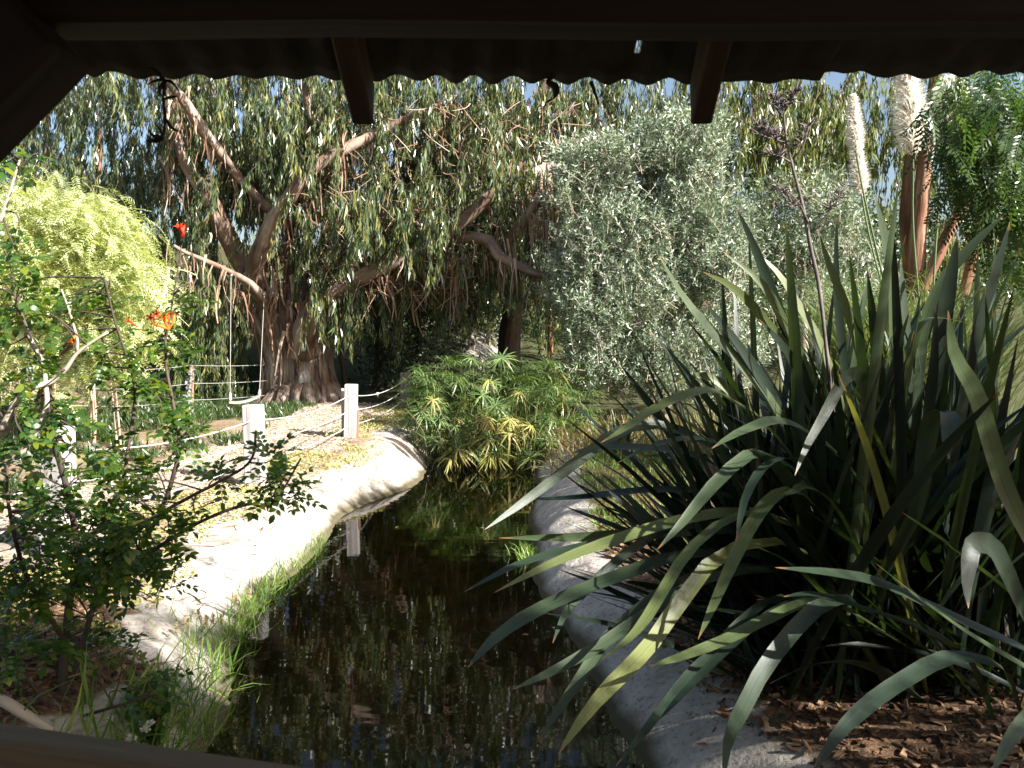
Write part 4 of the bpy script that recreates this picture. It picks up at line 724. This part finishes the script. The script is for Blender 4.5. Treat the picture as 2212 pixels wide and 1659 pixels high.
sk.build('flower_stalk', noise_mat('dried_stalk', [(.3, (.06, .045, .04)), (.7, (.17, .14, .13))], scale=12, bump=.2), flax)['label'] = 'dried dark branching flower stalk with seed pods'
f3b = PX(1345, 960, 8.6); f3b[2] = gz(f3b[0], f3b[1])
flax2 = thing('flax_plant', 'small flax clump on the far bank beside the sedge', 'plant', f3b)
for k in range(34):
    az = U(-np.pi, np.pi); el = math.radians(U(35, 80)); l = U(.4, .85); t = np.linspace(0, 1, 5)[:, None]; h = np.array([math.cos(az), math.sin(az), 0])
    C = np.array([U(-.08, .08), U(-.08, .08), 0]) + l * (t * (h * math.cos(el) + np.array([0, 0, math.sin(el)])) - np.array([0, 0, .3]) * t ** 2.4)
    link('leaf', flax_mesh('leaf', C, U(.025, .04), -h * math.sin(el) + np.array([0, 0, math.cos(el)]) + rng.normal(size=3) * .3, U(.3, .98), n=8), M['flax'], flax2)

# ------------------------------------------------------------------ umbrella sedge
def umbel(seed, dry):
    q = np.random.default_rng(seed); V, F, n = [], [], 0; rays = 22 if not dry else 15
    for k in range(rays):
        a = k * 2.399 + q.uniform(-.2, .2); l = q.uniform(.14, .22); e = q.uniform(-.1, .45) if not dry else q.uniform(-.6, .3); w_ = .0062
        d = np.array([math.cos(a), math.sin(a), 0]); s = np.array([-d[1], d[0], 0]) * w_; dr = q.uniform(.4, 1.0) if not dry else q.uniform(.7, 1.4)
        pt = lambda t: d * l * t * (1 - .2 * dr * t) + np.array([0, 0, l * (e * t - dr * t * t * .65)])
        V += [pt(0) - s * .5, pt(0) + s * .5, pt(.4) - s, pt(.4) + s, pt(.75) - s * .8, pt(.75) + s * .8, pt(1)]; F += [(n, n + 1, n + 3, n + 2), (n + 2, n + 3, n + 5, n + 4), (n + 4, n + 5, n + 6, n + 6)]; n += 7
    Q = np.array([f for f in F if f[2] != f[3]]); T = np.array([f[:3] for f in F if f[2] == f[3]])
    me = mesh('umbel', V, [Q, T], False); me.materials.append(M['papyrus_dry' if dry else 'papyrus']); return me
UM = [umbel(k, False) for k in range(6)]; UD = [umbel(20 + k, True) for k in range(4)]
sb = np.array([-.1, 10.6, WATER_Z]); sedge = thing('umbrella_sedge', 'broad umbrella sedge clump filling the head of the stream', 'plant', sb)
stem = MB(); heads = []
for (cx, cy, rx, ry, d0, d1, n, dry) in [(1080, 830, 185, 62, 10.2, 12.3, 112, 0), (1000, 900, 120, 55, 9.9, 10.8, 42, 0), (1160, 890, 110, 55, 9.8, 10.8, 42, 0), (1090, 925, 60, 38, 9.6, 9.9, 9, 1), (1000, 985, 65, 18, 9.5, 9.8, 5, 1), (1010, 960, 90, 30, 9.6, 9.9, 14, 0), (920, 910, 45, 60, 10, 10.6, 18, 0), (1180, 975, 60, 25, 9.6, 10, 8, 0), (1150, 790, 120, 35, 11, 12.3, 22, 0), (1240, 860, 55, 60, 10.3, 11.3, 16, 0), (1130, 990, 60, 18, 9.5, 9.8, 3, 1)]:
    for p in ell(cx, cy, rx, ry, d0, d1, n): heads.append((p, dry or U() < .07))
for p, dry in heads:
    o = link('umbel', (UD if dry else UM)[rng.integers(4 if dry else 6)], None, sedge); o.location = p - sb; s = U(.95, 1.45); o.scale = (s, s, s)
    lean = (p - sb) * np.array([.25, .25, 0]); o.rotation_euler = (-lean[1] + U(-.3, .3) + .35, lean[0] + U(-.3, .3), U(0, 6.28))
    bx, by = sb[0] + (p[0] - sb[0]) * .72 + U(-.1, .1), sb[1] + (p[1] - sb[1]) * .7 + .25
    stem.add(*tube([(bx, by, min(gz(bx, by), WATER_Z) - .05), (p * .55 + np.array([bx, by, p[2] * .4]) * .45), p], [.006, .005, .0035], 4, 7, caps=False))
for k in range(260):
    x, y = U(-1.1, .75), U(9.7, 11.6); h = U(.25, .8); p = np.array([x, y, WATER_Z - .05]); stem.add(*tube([p, p + np.array([U(-.06, .06), U(-.1, .02), h * .6]), p + np.array([U(-.3, .3), U(-.25, .1), h])], [.005, .004, .002], 3, 5, caps=False))
extra = MB()
for (cx, cy, rx, ry, d0, d1, n) in [(1080, 815, 190, 55, 10.6, 12.6, 150), (1190, 850, 110, 75, 10.2, 11.4, 60), (960, 850, 90, 60, 10.3, 11.2, 45)]:
    for p in ell(cx, cy, rx, ry, d0, d1, n):
        m = 15; a = U(0, 6.28, m); dd = np.stack([np.cos(a), np.sin(a), U(-.25, .5, m)], 1); extra.add(*scatter(np.array([(-.02, 0, 0), (.02, 0, 0), (.024, .5, .05), (-.024, .5, .05), (0, 1, -.22)]), [np.array([(0, 1, 2, 3)]), np.array([(3, 2, 4)])], np.repeat([p], m, 0), dd, np.array([0, 0, 1.0]), U(.15, .25, m), 1.0))
extra.build('foliage', M['papyrus'], sedge, attr=False, kind='stuff')
stem.build('stems', leaf_mat('sedge_stem', [(.05, .09, .02), (.12, .15, .04), (.26, .2, .08)], tr=.1), sedge, attr=False, kind='stuff')

# ------------------------------------------------------------------ pampas grass
pb = PX(1985, 900, 7.4); pb[2] = gz(pb[0], pb[1]); pam = thing('pampas_grass', 'tall pampas grass with cream plumes behind the flax', 'plant', pb)
lf = MB()
for k in range(1500):
    a = U(0, 6.28); l = U(1.5, 2.75); el = math.radians(U(66, 89)); h = np.array([math.cos(a), math.sin(a), 0]); p0 = pb + np.array([U(-.6, .45), U(-.35, .35), 0]); t = np.linspace(0, 1, 6)[:, None]
    C = p0 + l * (t * (h * math.cos(el) + np.array([0, 0, math.sin(el)])) + np.array([0, 0, -.28]) * t ** 3.6 + h * .28 * t ** 3); s = norm(np.cross(h, (0, 0, 1))) * np.array([.007, .008, .008, .007, .005, .0005])[:, None]
    lf.add(np.stack([C - s, C + s], 1).reshape(-1, 3), np.array([(2 * q, 2 * q + 1, 2 * q + 3, 2 * q + 2) for q in range(5)]))
lf.build('leaves', M['pampas_leaf'], pam, attr=False, kind='stuff')
def plume(pts, w_, strands, seed):
    q = np.random.default_rng(seed); C = smooth_path(np.array([PX(*p) for p in pts]), 30); b = MB(); n = strands
    t = q.uniform(0, .98, n); i = (t * 29).astype(int); p = C[i] + (C[np.minimum(i + 1, 29)] - C[i]) * ((t * 29) % 1)[:, None]; T = norm(C[-1] - C[0])
    r = q.normal(size=(n, 3)); r = norm(r - T * (r @ T)[:, None]); g = np.interp(t, [0, .12, .4, .8, 1], [.7, 1, .85, .6, .25]) * w_ * q.uniform(.5, 1.25, n)
    d = r * g[:, None] + T * (g * q.uniform(.6, 1.7, n))[:, None]; sd = norm(np.cross(d, q.normal(size=(n, 3)))) * .0028; e = np.array([0, 0, -1.0]) * (g * .55)[:, None]
    V = np.stack([p - sd, p + sd, p + d * .55 + sd * 1.3, p + d * .55 - sd * 1.3, p + d + e], 1).reshape(-1, 3); k = np.arange(n)[:, None] * 5
    b.add(V, [k + np.array([[0, 1, 2, 3]]), k + np.array([[3, 2, 4]])]); o = b.build('plume', M['plume'], pam, attr=False)
    s = MB(); s.add(*tube([pb + np.array([U(-.2, .2), U(-.1, .1), .3]), C[0] * .7 + pb * .3 + np.array([0, 0, .1]), C[0], C[-1]], [.010, .009, .007, .002], 6, 20)); s.build('stem', M['pampas_leaf'], pam, attr=False)
plume([(1850, 332, 6.9), (1847, 270, 6.9), (1843, 205, 6.9)], .085, 2600, 1); plume([(1862, 425, 7.3), (1856, 370, 7.3), (1850, 310, 7.3)], .10, 2100, 2)
plume([(1972, 338, 6.9), (1968, 260, 6.9), (1962, 180, 6.9), (1960, 150, 6.9)], .16, 3800, 3); plume([(2040, 318, 7.1), (2052, 250, 7.1), (2062, 170, 7.1)], .20, 3400, 4)

# ------------------------------------------------------------------ honeysuckle shrub in the left foreground
SD = 1.25; hb = np.array([-1.59, 2.94, 0.0]); hb[2] = gz(hb[0], hb[1]); shr = thing('honeysuckle_shrub', 'leafy shrub with orange flowers leaning in at the lower left', 'shrub', hb)
def stemline(c_, mat, r):
    P = np.array([PX(q[0], q[1], q[2] * SD) for q in c_]); b = MB(); b.add(*tube(P, np.linspace(r * 1.2, r * .5, len(P)), 7, 5 * len(P), lump=.06, seed=len(P))); b.build('branch', mat, shr); return smooth_path(P, 24)
DK, PL = M['dark_bark'], M['pale_bark']
g0 = (128, 1600, 2.35)
ST = [stemline([g0, (138, 1430, 2.35), (150, 1300, 2.35), (168, 1210, 2.33), (150, 1080, 2.3), (112, 930, 2.25), (95, 800, 2.2), (60, 720, 2.2), (33, 640, 2.2)], DK, .013),
      stemline([(106, 1600, 2.4), (170, 1420, 2.45), (215, 1280, 2.5), (290, 1200, 2.5), (350, 1097, 2.5), (377, 1017, 2.5), (387, 950, 2.5), (373, 867, 2.5), (360, 800, 2.5), (357, 727, 2.5)], DK, .010),
      stemline([(165, 1270, 2.34), (240, 1190, 2.3), (330, 1120, 2.25), (417, 1070, 2.2), (467, 1044, 2.2), (540, 997, 2.2), (553, 930, 2.2)], DK, .007),
      stemline([(215, 1280, 2.5), (330, 1190, 2.45), (433, 1127, 2.4), (530, 1090, 2.4), (567, 1094, 2.4), (600, 1075, 2.4), (650, 990, 2.4)], DK, .007),
      stemline([(0, 930, 2.05), (53, 847, 2.05), (110, 825, 2.1), (140, 800, 2.1), (170, 760, 2.1), (233, 717, 2.1)], PL, .009),
      stemline([(43, 985, 2.1), (77, 934, 2.1), (100, 880, 2.1), (98, 827, 2.1), (93, 784, 2.1), (67, 734, 2.1), (33, 667, 2.1)], PL, .009),
      stemline([(100, 840, 2.2), (165, 760, 2.2), (155, 690, 2.2), (133, 625, 2.2)], PL, .005),
      stemline([(0, 480, 2.0), (20, 420, 2.0), (42, 345, 2.0)], PL, .006),
      stemline([(132, 1560, 2.33), (250, 1526, 2.2), (333, 1499, 2.15)], DK, .006),
      stemline([(150, 1400, 2.35), (60, 1250, 2.2), (20, 1100, 2.1), (15, 1000, 2.1)], DK, .008),
      stemline([(128, 1580, 2.35), (70, 1480, 2.2), (-20, 1390, 2.1)], DK, .007),
      stemline([(160, 1200, 2.33), (250, 1090, 2.35), (280, 950, 2.4), (290, 830, 2.4), (250, 700, 2.4), (225, 600, 2.4)], DK, .007),
      stemline([(357, 740, 2.5), (375, 640, 2.5), (392, 530, 2.5)], DK, .0035)]
NODES = np.concatenate(ST)
def pinnate(seed, nl=7):
    q = np.random.default_rng(seed); b = MB()
    lv, lf_ = OVAL
    pos, dr, sz = [], [], []
    for k in range(nl // 2):
        y = .25 + .24 * k
        for s in (-1, 1): pos.append((0, y, -.12 * y * y)); dr.append((s * .85, .55, -.15 + q.uniform(-.25, .25))); sz.append(q.uniform(.30, .40))
    pos.append((0, .92, -.11)); dr.append((0, 1, -.3)); sz.append(.42)
    b.add(*scatter(lv, lf_, pos, np.array(dr), np.array([0, 0, 1.0]) + q.normal(size=(len(pos), 3)) * .2, np.array(sz), 1.0))
    V = np.concatenate(b.V); F = {}
    for f in b.F: F.setdefault(f.shape[1], []).append(f)
    rv = np.array([(-.012, 0, 0), (.012, 0, 0), (.008, .95, -.11), (-.008, .95, -.11)]); n = len(V)
    V = np.vstack([V, rv]); F.setdefault(4, []).append(np.array([[n, n + 1, n + 2, n + 3]]))
    return V, [np.concatenate(v) for v in F.values()]
PIN = [pinnate(k, (7, 9, 7, 7, 9)[k]) for k in range(5)]; PM = []
for V, F in PIN:
    me = mesh('compound_leaf', V, F, True); me.materials.append(M['shrub']); PM.append(me)
tw = MB(); LV = []
def twig_leaves(cx, cy, rx, ry, d0, d1, n, k, ls=(.07, .115)):
    for e in ell(cx, cy, rx, ry, d0 * SD, d1 * SD, n):
        near = NODES[np.argmin(((NODES - e) ** 2).sum(1) + U(0, .02, len(NODES)))]; m = (near + e) / 2 + np.array([U(-.03, .03), U(-.03, .03), U(-.01, .05)])
        Q = smooth_path(np.array([near, m, e]), 9); tw.add(*tube(Q, np.linspace(.0035, .0015, 9), 4, 9, caps=False)); d = norm(Q[-1] - Q[-3])
        for j in range(k):
            p = Q[8 - (j % 6)] if j else Q[8]; s = norm(rng.normal(size=3) * np.array([1, .8, .6]) + d * .5); LV.append((p, s, U(*ls)))
for a in [(130, 1060, 150, 120, 1.95, 2.7, 46, 4), (110, 1220, 150, 110, 2.0, 2.7, 42, 4), (310, 1110, 120, 120, 2.1, 2.7, 34, 4), (270, 1230, 120, 80, 2.2, 2.7, 22, 4), (60, 1370, 90, 90, 2.0, 2.6, 14, 4), (230, 1370, 70, 70, 2.2, 2.6, 10, 3),
          (60, 700, 100, 100, 2.0, 2.6, 12, 4), (190, 640, 70, 60, 2.3, 2.6, 6, 4), (240, 800, 90, 80, 2.2, 2.6, 12, 4), (80, 870, 100, 70, 1.95, 2.5, 16, 4), (370, 880, 45, 80, 2.4, 2.6, 11, 4), (365, 760, 35, 50, 2.4, 2.6, 6, 4), (390, 650, 25, 20, 2.45, 2.6, 3, 3),
          (572, 975, 30, 30, 2.15, 2.25, 3, 3), (610, 1050, 50, 35, 2.35, 2.45, 9, 4), (480, 1035, 25, 20, 2.2, 2.3, 3, 3), (45, 345, 40, 20, 1.95, 2.05, 4, 3), (330, 1500, 50, 40, 2.1, 2.3, 5, 3), (20, 560, 40, 50, 2.0, 2.3, 4, 4), (400, 940, 30, 30, 2.4, 2.55, 3, 3)]:
    twig_leaves(*a)
tw.build('twigs', DK, shr, kind='stuff')
order = rng.permutation(len(LV)); rest = MB()
for idx, k in enumerate(order):
    p, s, sz = LV[k]; N0 = np.array([U(-.4, .4), U(-.4, .3), 1.0])
    if idx < 296:
        L = norm(s); N = norm(N0 - L * N0.dot(L)); W_ = np.cross(L, N); o = link('leaf', PM[idx % 5], None, shr)
        Mx = Matrix.Identity(4)
        for r_ in range(3): Mx[r_][0], Mx[r_][1], Mx[r_][2], Mx[r_][3] = W_[r_] * sz, L[r_] * sz, N[r_] * sz, p[r_] - hb[r_]
        o.matrix_basis = Mx
    else: rest.add(*scatter(*PIN[idx % 5], [p], s, N0, sz))
rest.build('foliage', M['shrub'], shr, attr=False, kind='stuff')
def flower(px, py, D, n, mat, sz, seed, up=(0.3, -.3, .8)):
    q = np.random.default_rng(seed); c_ = PX(px, py, D * SD); sz = sz * SD; b = MB()
    for k in range(n):
        d = norm(np.array(up) + q.normal(size=3) * .55); bend = norm(d + q.normal(size=3) * .3); a0, a1, a2 = c_, c_ + d * sz * .6, c_ + d * sz * .6 + bend * sz * .5
        b.add(*tube([a0, a1, a2], [sz * .05, sz * .085, sz * .14], 7, 7, caps=False))
        for j in range(5):
            e1 = norm(np.cross(bend, (.3, .2, 1))); e2 = np.cross(bend, e1); aa = j * 1.257 + k; rr = e1 * math.cos(aa) + e2 * math.sin(aa)
            b.add(*scatter(*OVAL, [a2 + rr * sz * .09], rr + bend * .35, bend - rr * .2, sz * .38, 1.0))
    return b.build('flower', M[mat], shr, attr=False)
flower(365, 712, 2.5, 5, 'orange', .042, 1); flower(394, 515, 2.5, 3, 'red', .036, 2, (.2, -.2, .6)); flower(343, 690, 2.5, 2, 'red', .034, 3, (-.6, -.2, .7)); flower(297, 706, 2.5, 1, 'red', .03, 4, (-1, -.2, .2)); flower(168, 722, 2.2, 2, 'orange', .026, 5, (0, -.3, -.8))

# ------------------------------------------------------------------ small plants
def weedy(name, label, cat, px, py, D, stems, h, leafm, lsz, tmpl=OVAL, sr=.006, lean=.25, per=18, stem_m='twig', wid=1.0):
    p = PX(px, py, D); p[2] = gz(p[0], p[1]) - .02; t = thing(name, label, cat, p); s = MB(); f = MB()
    for k in range(stems):
        e = p + np.array([U(-lean, lean), U(-lean, lean), 1.0]) * h * U(.7, 1.05); m = (p + e) / 2 + np.array([U(-.05, .05), U(-.05, .05), 0]) * h; Q = smooth_path(np.array([p + np.array([U(-.03, .03), U(-.03, .03), 0]), m, e]), 12)
        s = MB(); s.add(*tube(Q, np.linspace(sr, sr * .4, 12), 5, 12)); s.build('stem', M[stem_m], t); i_ = rng.integers(3, 12, per); n = per
        f.add(*scatter(*tmpl, Q[i_] + rng.normal(size=(n, 3)) * .012, rdir(n, .8, (0, 0, .25)), rdir(n, .5, (0, -.2, 1)), U(*lsz, n), wid))
    f.build('foliage', M[leafm], t, attr=False); return t
weedy('silver_sapling', 'silvery grey-leaved sapling beside the left rope of the swing', 'sapling', 412, 900, 10.6, 3, .72, 'silver', (.04, .07), per=44, lean=.10, stem_m='pale_bark')
weedy('bare_sapling', 'thin pinkish leafless sapling stem left of the silvery sapling', 'sapling', 257, 945, 8.6, 2, .95, 'dark_leaf', (.03, .05), per=4, lean=.08, stem_m='dry_twig', sr=.014)
weedy('bare_sapling', 'pair of pale bare stems between shrub leaves and the rope fence', 'sapling', 205, 960, 8.2, 3, .75, 'dark_leaf', (.03, .05), per=3, lean=.12, stem_m='dry_twig', sr=.017)
weedy('leafy_weed', 'fresh green nettle-like weed at the near water edge', 'plant', 335, 1520, 2.95, 7, .30, 'shrub', (.035, .06), lean=.3, per=24)
weedy('leafy_weed', 'low pale green weed below the white flowers by the rail', 'plant', 385, 1600, 2.78, 8, .13, 'cover', (.04, .065), lean=.9, per=16, wid=1.3)
wf = PX(290, 1590, 2.85); wf[2] = gz(wf[0], wf[1]); wt = thing('flowering_weed', 'small plant with round white flower heads near the rail', 'plant', wf)
for x, y, d in [(235, 1558, 2.9), (299, 1561, 2.85), (324, 1564, 2.85), (312, 1577, 2.85), (284, 1596, 2.8)]:
    c_ = PX(x, y, d); b = MB(); n = 46; dd = rdir(n); dd[:, 2] = np.abs(dd[:, 2]) * 1.0 - .25; b.add(*scatter(*OVAL, np.repeat([c_], n, 0), dd, rdir(n), U(.016, .023, n), .8)); b.build('flower', M['white'], wt, attr=False)
    s = MB(); s.add(*tube([wf + np.array([U(-.05, .05), 0, -.02]), (wf + c_) / 2 + np.array([.01, 0, .02]), c_], .0018, 4, 6)); s.build('stem', M['cover'], wt, attr=False)
lg = MB(); lg.add(*tube([PX(-90, 1480, 2.6), PX(0, 1512, 2.6), PX(55, 1545, 2.6), PX(112, 1580, 2.6)], [.017, .018, .017, .015], 9, 16, lump=.08)); tag(lg.build('fallen_branch', M['pale_bark']), 'pale fallen branch on the litter under the shrub', 'branch')
sbm = MB(); sbm.add(*tube([(.02, 4.9, -.50), (.10, 4.4, -.50), (.22, 3.8, -.49), (.36, 3.3, -.47)], [.022, .03, .034, .03], 9, 20, lump=.1)); tag(sbm.build('sunken_branch', M['stake']), 'brown branch lying under the water near the right bank', 'branch')

# ------------------------------------------------------------------ ground cover, grasses, chips, litter
def on_ground(n, x0, x1, y0, y1, test):
    x = U(x0, x1, n); y = U(y0, y1, n); k = test(x, y); x, y = x[k], y[k]; return np.stack([x, y, terrain(x, y)], 1)
def dl_(x, y): return edges(y)[0] - x
def dr_(x, y): return x - edges(y)[1]
ic = MB()
P = on_ground(60000, -7, -1.6, 6.2, 16.5, lambda x, y: (post_x(y) - x > 1.2 + .18 * fb(x, y, 4, 6)) & (fb(x, y, 2.2, 31) + .6 * fb(x, y, 6, 32) > -.15))
for k in range(3): s = P[k::3]; m = len(s); ic.add(*scatter(*BLADE[k], s, rdir(m, .35, (0, 0, 1)), rdir(m), U(.06, .16, m), U(1.4, 2.6, m)))
P = on_ground(9000, -1.75, -.6, 13.4, 17, lambda x, y: x < 5)
for k in range(3): s = P[k::3]; m = len(s); ic.add(*scatter(*BLADE[k], s, rdir(m, .35, (0, 0, 1)), rdir(m), U(.07, .15, m), U(1.6, 2.6, m)))
o = ic.build('ground_cover', M['cover'], attr=False, kind='stuff'); tag(o, 'fleshy green ground cover round the eucalyptus and path edge', 'ground cover')
wd = MB(); P = on_ground(46000, -3.4, -.9, 3.4, 13, lambda x, y: (dl_(x, y) > .42) & (post_x(y) - x < .30) & (fb(x, y, 3.1, 41) + .5 * fb(x, y, 9, 42) > -.3 + .5 * (dl_(x, y) < .5)))
m = len(P); wd.add(*scatter(*OVAL, P + np.array([0, 0, .006]) + np.abs(rng.normal(size=(m, 1))) * np.array([0, 0, .012]), rdir(m, 1, (0, 0, .4)), rdir(m, .6, (0, 0, 1)), U(.015, .034, m), 1.0))
o = wd.build('bank_weeds', M['weed'], attr=False, kind='stuff'); tag(o, 'low yellow-green weeds dotting the sandy left bank', 'weeds')
P = on_ground(2600, .35, 1.6, 5.2, 8.5, lambda x, y: dr_(x, y) > .42); gr = MB()
for k in range(3): s = P[k::3]; m = len(s); gr.add(*scatter(*BLADE[k], s, rdir(m, .35, (0, 0, 1)), rdir(m), U(.06, .14, m), U(.7, 1.2, m)))
o = gr.build('shaded_grass', M['grass'], attr=False, kind='stuff'); tag(o, 'short green grass behind the sandy right bank', 'grass')
gr = MB()
for (y0, y1, n, h0, h1) in [(2.5, 3.3, 420, .10, .26), (3.3, 4.3, 360, .07, .19), (4.3, 5.4, 420, .07, .17), (5.4, 6.3, 260, .06, .14)]:
    y = U(y0, y1, n); x = edges(y)[0] - rng.normal(size=n) * .05 - .03 - (np.abs(rng.normal(size=n)) * .12 if y0 < 4 else 0); P = np.stack([x, y, np.minimum(terrain(x, y), 0) - .01], 1)
    for k in range(3): s = P[k::3]; m = len(s); gr.add(*scatter(*BLADE[k], s, rdir(m, .33, (.12, -.05, 1)), rdir(m, 1, (.8, 0, 0)), U(h0, h1, m), U(.45, .95, m)))
P = np.stack([np.full(90, .10) + rng.normal(size=90) * .03, 5.9 + rng.normal(size=90) * .06, np.full(90, WATER_Z - .03)], 1); gr.add(*scatter(*BLADE[1], P, rdir(90, .3, (0, 0, 1)), rdir(90), U(.08, .16, 90), .8))
o = gr.build('waterside_grass', M['grass'], attr=False, kind='stuff'); tag(o, 'bright grass fringing the left water edge', 'grass')
for k, (px_, py_, D) in enumerate([(735, 640, 0)] * 0 + [(430, 1330, 4.1), (445, 1345, 4.0), (398, 1352, 3.95), (460, 1340, 4.05), (478, 1345, 4.0), (380, 1362, 3.9), (510, 1300, 4.3), (540, 1290, 4.4)]):
    c_ = PX(px_, py_, D); x0 = c_[0] + U(-.04, .04); y0 = D + U(-.03, .03); z0 = gz(x0, y0) - .01; pos_words = ['tallest foxtail seed head', 'second foxtail seed head', 'third foxtail seed head', 'fourth foxtail seed head']
    t = thing('foxtail_grass', 'upright foxtail grass stalk with a bristly seed head at the bank', 'grass', (x0, y0, z0), 'foxtail stalks on the left bank')
    s = MB(); s.add(*tube([(x0, y0, z0), ((x0 + c_[0]) / 2 + .01, (y0 + D) / 2, (z0 + c_[2]) / 2), c_], .0016, 4, 8)); s.build('stalk', M['grass'], t, attr=False)
    b = MB(); n = 60; h = U(0, .055, n); dd = rdir(n, .6, (0, 0, .9)); b.add(*scatter(*OVAL, c_ + np.stack([0 * h, 0 * h, h - .02], 1), dd, rdir(n), U(.012, .02, n), .5)); b.build('seed_head', M['seedhead'], t, attr=False)
CH = (np.array([(-.25, 0, 0), (.25, .02, .03), (.2, 1, .0), (-.18, .95, .05), (-.2, .05, .12), (.2, .05, .14), (.16, .95, .12), (-.15, .9, .16)]), [np.array([(4, 5, 6, 7), (0, 1, 5, 4), (1, 2, 6, 5), (2, 3, 7, 6), (3, 0, 4, 7)])])
M['path_chip'] = leaf_mat('pale_wood_chip', [(.26, .16, .09), (.40, .29, .18), (.50, .40, .28), (.56, .48, .37)], trans=(.2, .2, .2), tr=.05, rough=.85, spec=.2)
def chips(name, label, n, x0, x1, y0, y1, test, size, mt='chip'):
    P = on_ground(n, x0, x1, y0, y1, test); m = len(P); b = MB(); d = rdir(m); d[:, 2] *= .25
    b.add(*scatter(*CH, P + np.array([0, 0, .004]), d, rdir(m, .35, (0, 0, 1)), U(*size, m), U(.5, 1.2, m))); o = b.build(name, M[mt], attr=False, smooth=False, kind='stuff'); tag(o, label, 'wood chips')
chips('wood_chips', 'brown bark chips spread under the big flax', 12000, .6, 3.6, 2.0, 6.0, lambda x, y: dr_(x, y) > .36 + .1 * fb(x, y, 5, 51) - .22 * (rng.random(len(x)) < .07), (.012, .055))
chips('wood_chips', 'tan wood chips covering the path beside the rope fence', 18000, -4.2, -1.4, 5.2, 13.8, lambda x, y: (post_x(y) - x > -.1) & (post_x(y) - x < 1.3), (.012, .042), 'path_chip')
chips('leaf_litter', 'dry brown litter under the left foreground shrub', 9000, -3.6, -1.3, 2.0, 4.6, lambda x, y: dl_(x, y) > .32 + .18 * fb(x, y, 4, 52) + .35 * (y > 3.5), (.02, .055))

dg = MB(); P = on_ground(3600, .35, 3.2, 8.3, 11.2, lambda x, y: dr_(x, y) > .12)
for k in range(3): s = P[k::3]; m = len(s); dg.add(*scatter(*BLADE[k], s, rdir(m, .6, (0, 0, 1)), rdir(m), U(.12, .34, m), U(.5, 1.0, m)))
o = dg.build('dry_grass', leaf_mat('dry_orange_grass', [(.10, .07, .025), (.22, .14, .05), (.16, .16, .06), (.08, .11, .035)], tr=.25), attr=False, kind='stuff'); tag(o, 'dry orange grass tangle right of the sedge below the olive', 'grass')

tl = MB(); P = on_ground(2400, -3.2, -.9, 4.3, 10.5, lambda x, y: (dl_(x, y) > .25) & (post_x(y) - x < .35) & (fb(x, y, 4.3, 61) > -.25)); m = len(P); d = rdir(m); d[:, 2] *= .2
tl.add(*scatter(np.array([(-.03, 0, 0), (.03, 0, .02), (.025, 1, .03), (-.025, 1, .0)]), np.array([[0, 1, 2, 3]]), P + np.array([0, 0, .008]), d, rdir(m, .3, (0, 0, 1)), U(.03, .13, m), U(.7, 2.2, m)))
o = tl.build('twig_litter', M['strip'], attr=False, kind='stuff'); tag(o, 'dry bark bits and fallen leaves scattered over the left bank', 'litter')

fl = MB(); n = 18; y = U(2.9, 9.5, n); e0, e1 = edges(y); x = e0 + (e1 - e0) * np.clip(rng.beta(.7, .9, n), .03, .97); d = rdir(n); d[:, 2] = 0
fl.add(*scatter(*OVAL, np.stack([x, y, np.full(n, WATER_Z + .003)], 1), d, np.array([0, 0, 1.0]), U(.015, .05, n), U(.4, 1.1, n))); o = fl.build('floating_leaves', M['seedhead'], attr=False, kind='stuff'); tag(o, 'small dry leaves floating on the dark water', 'leaves')
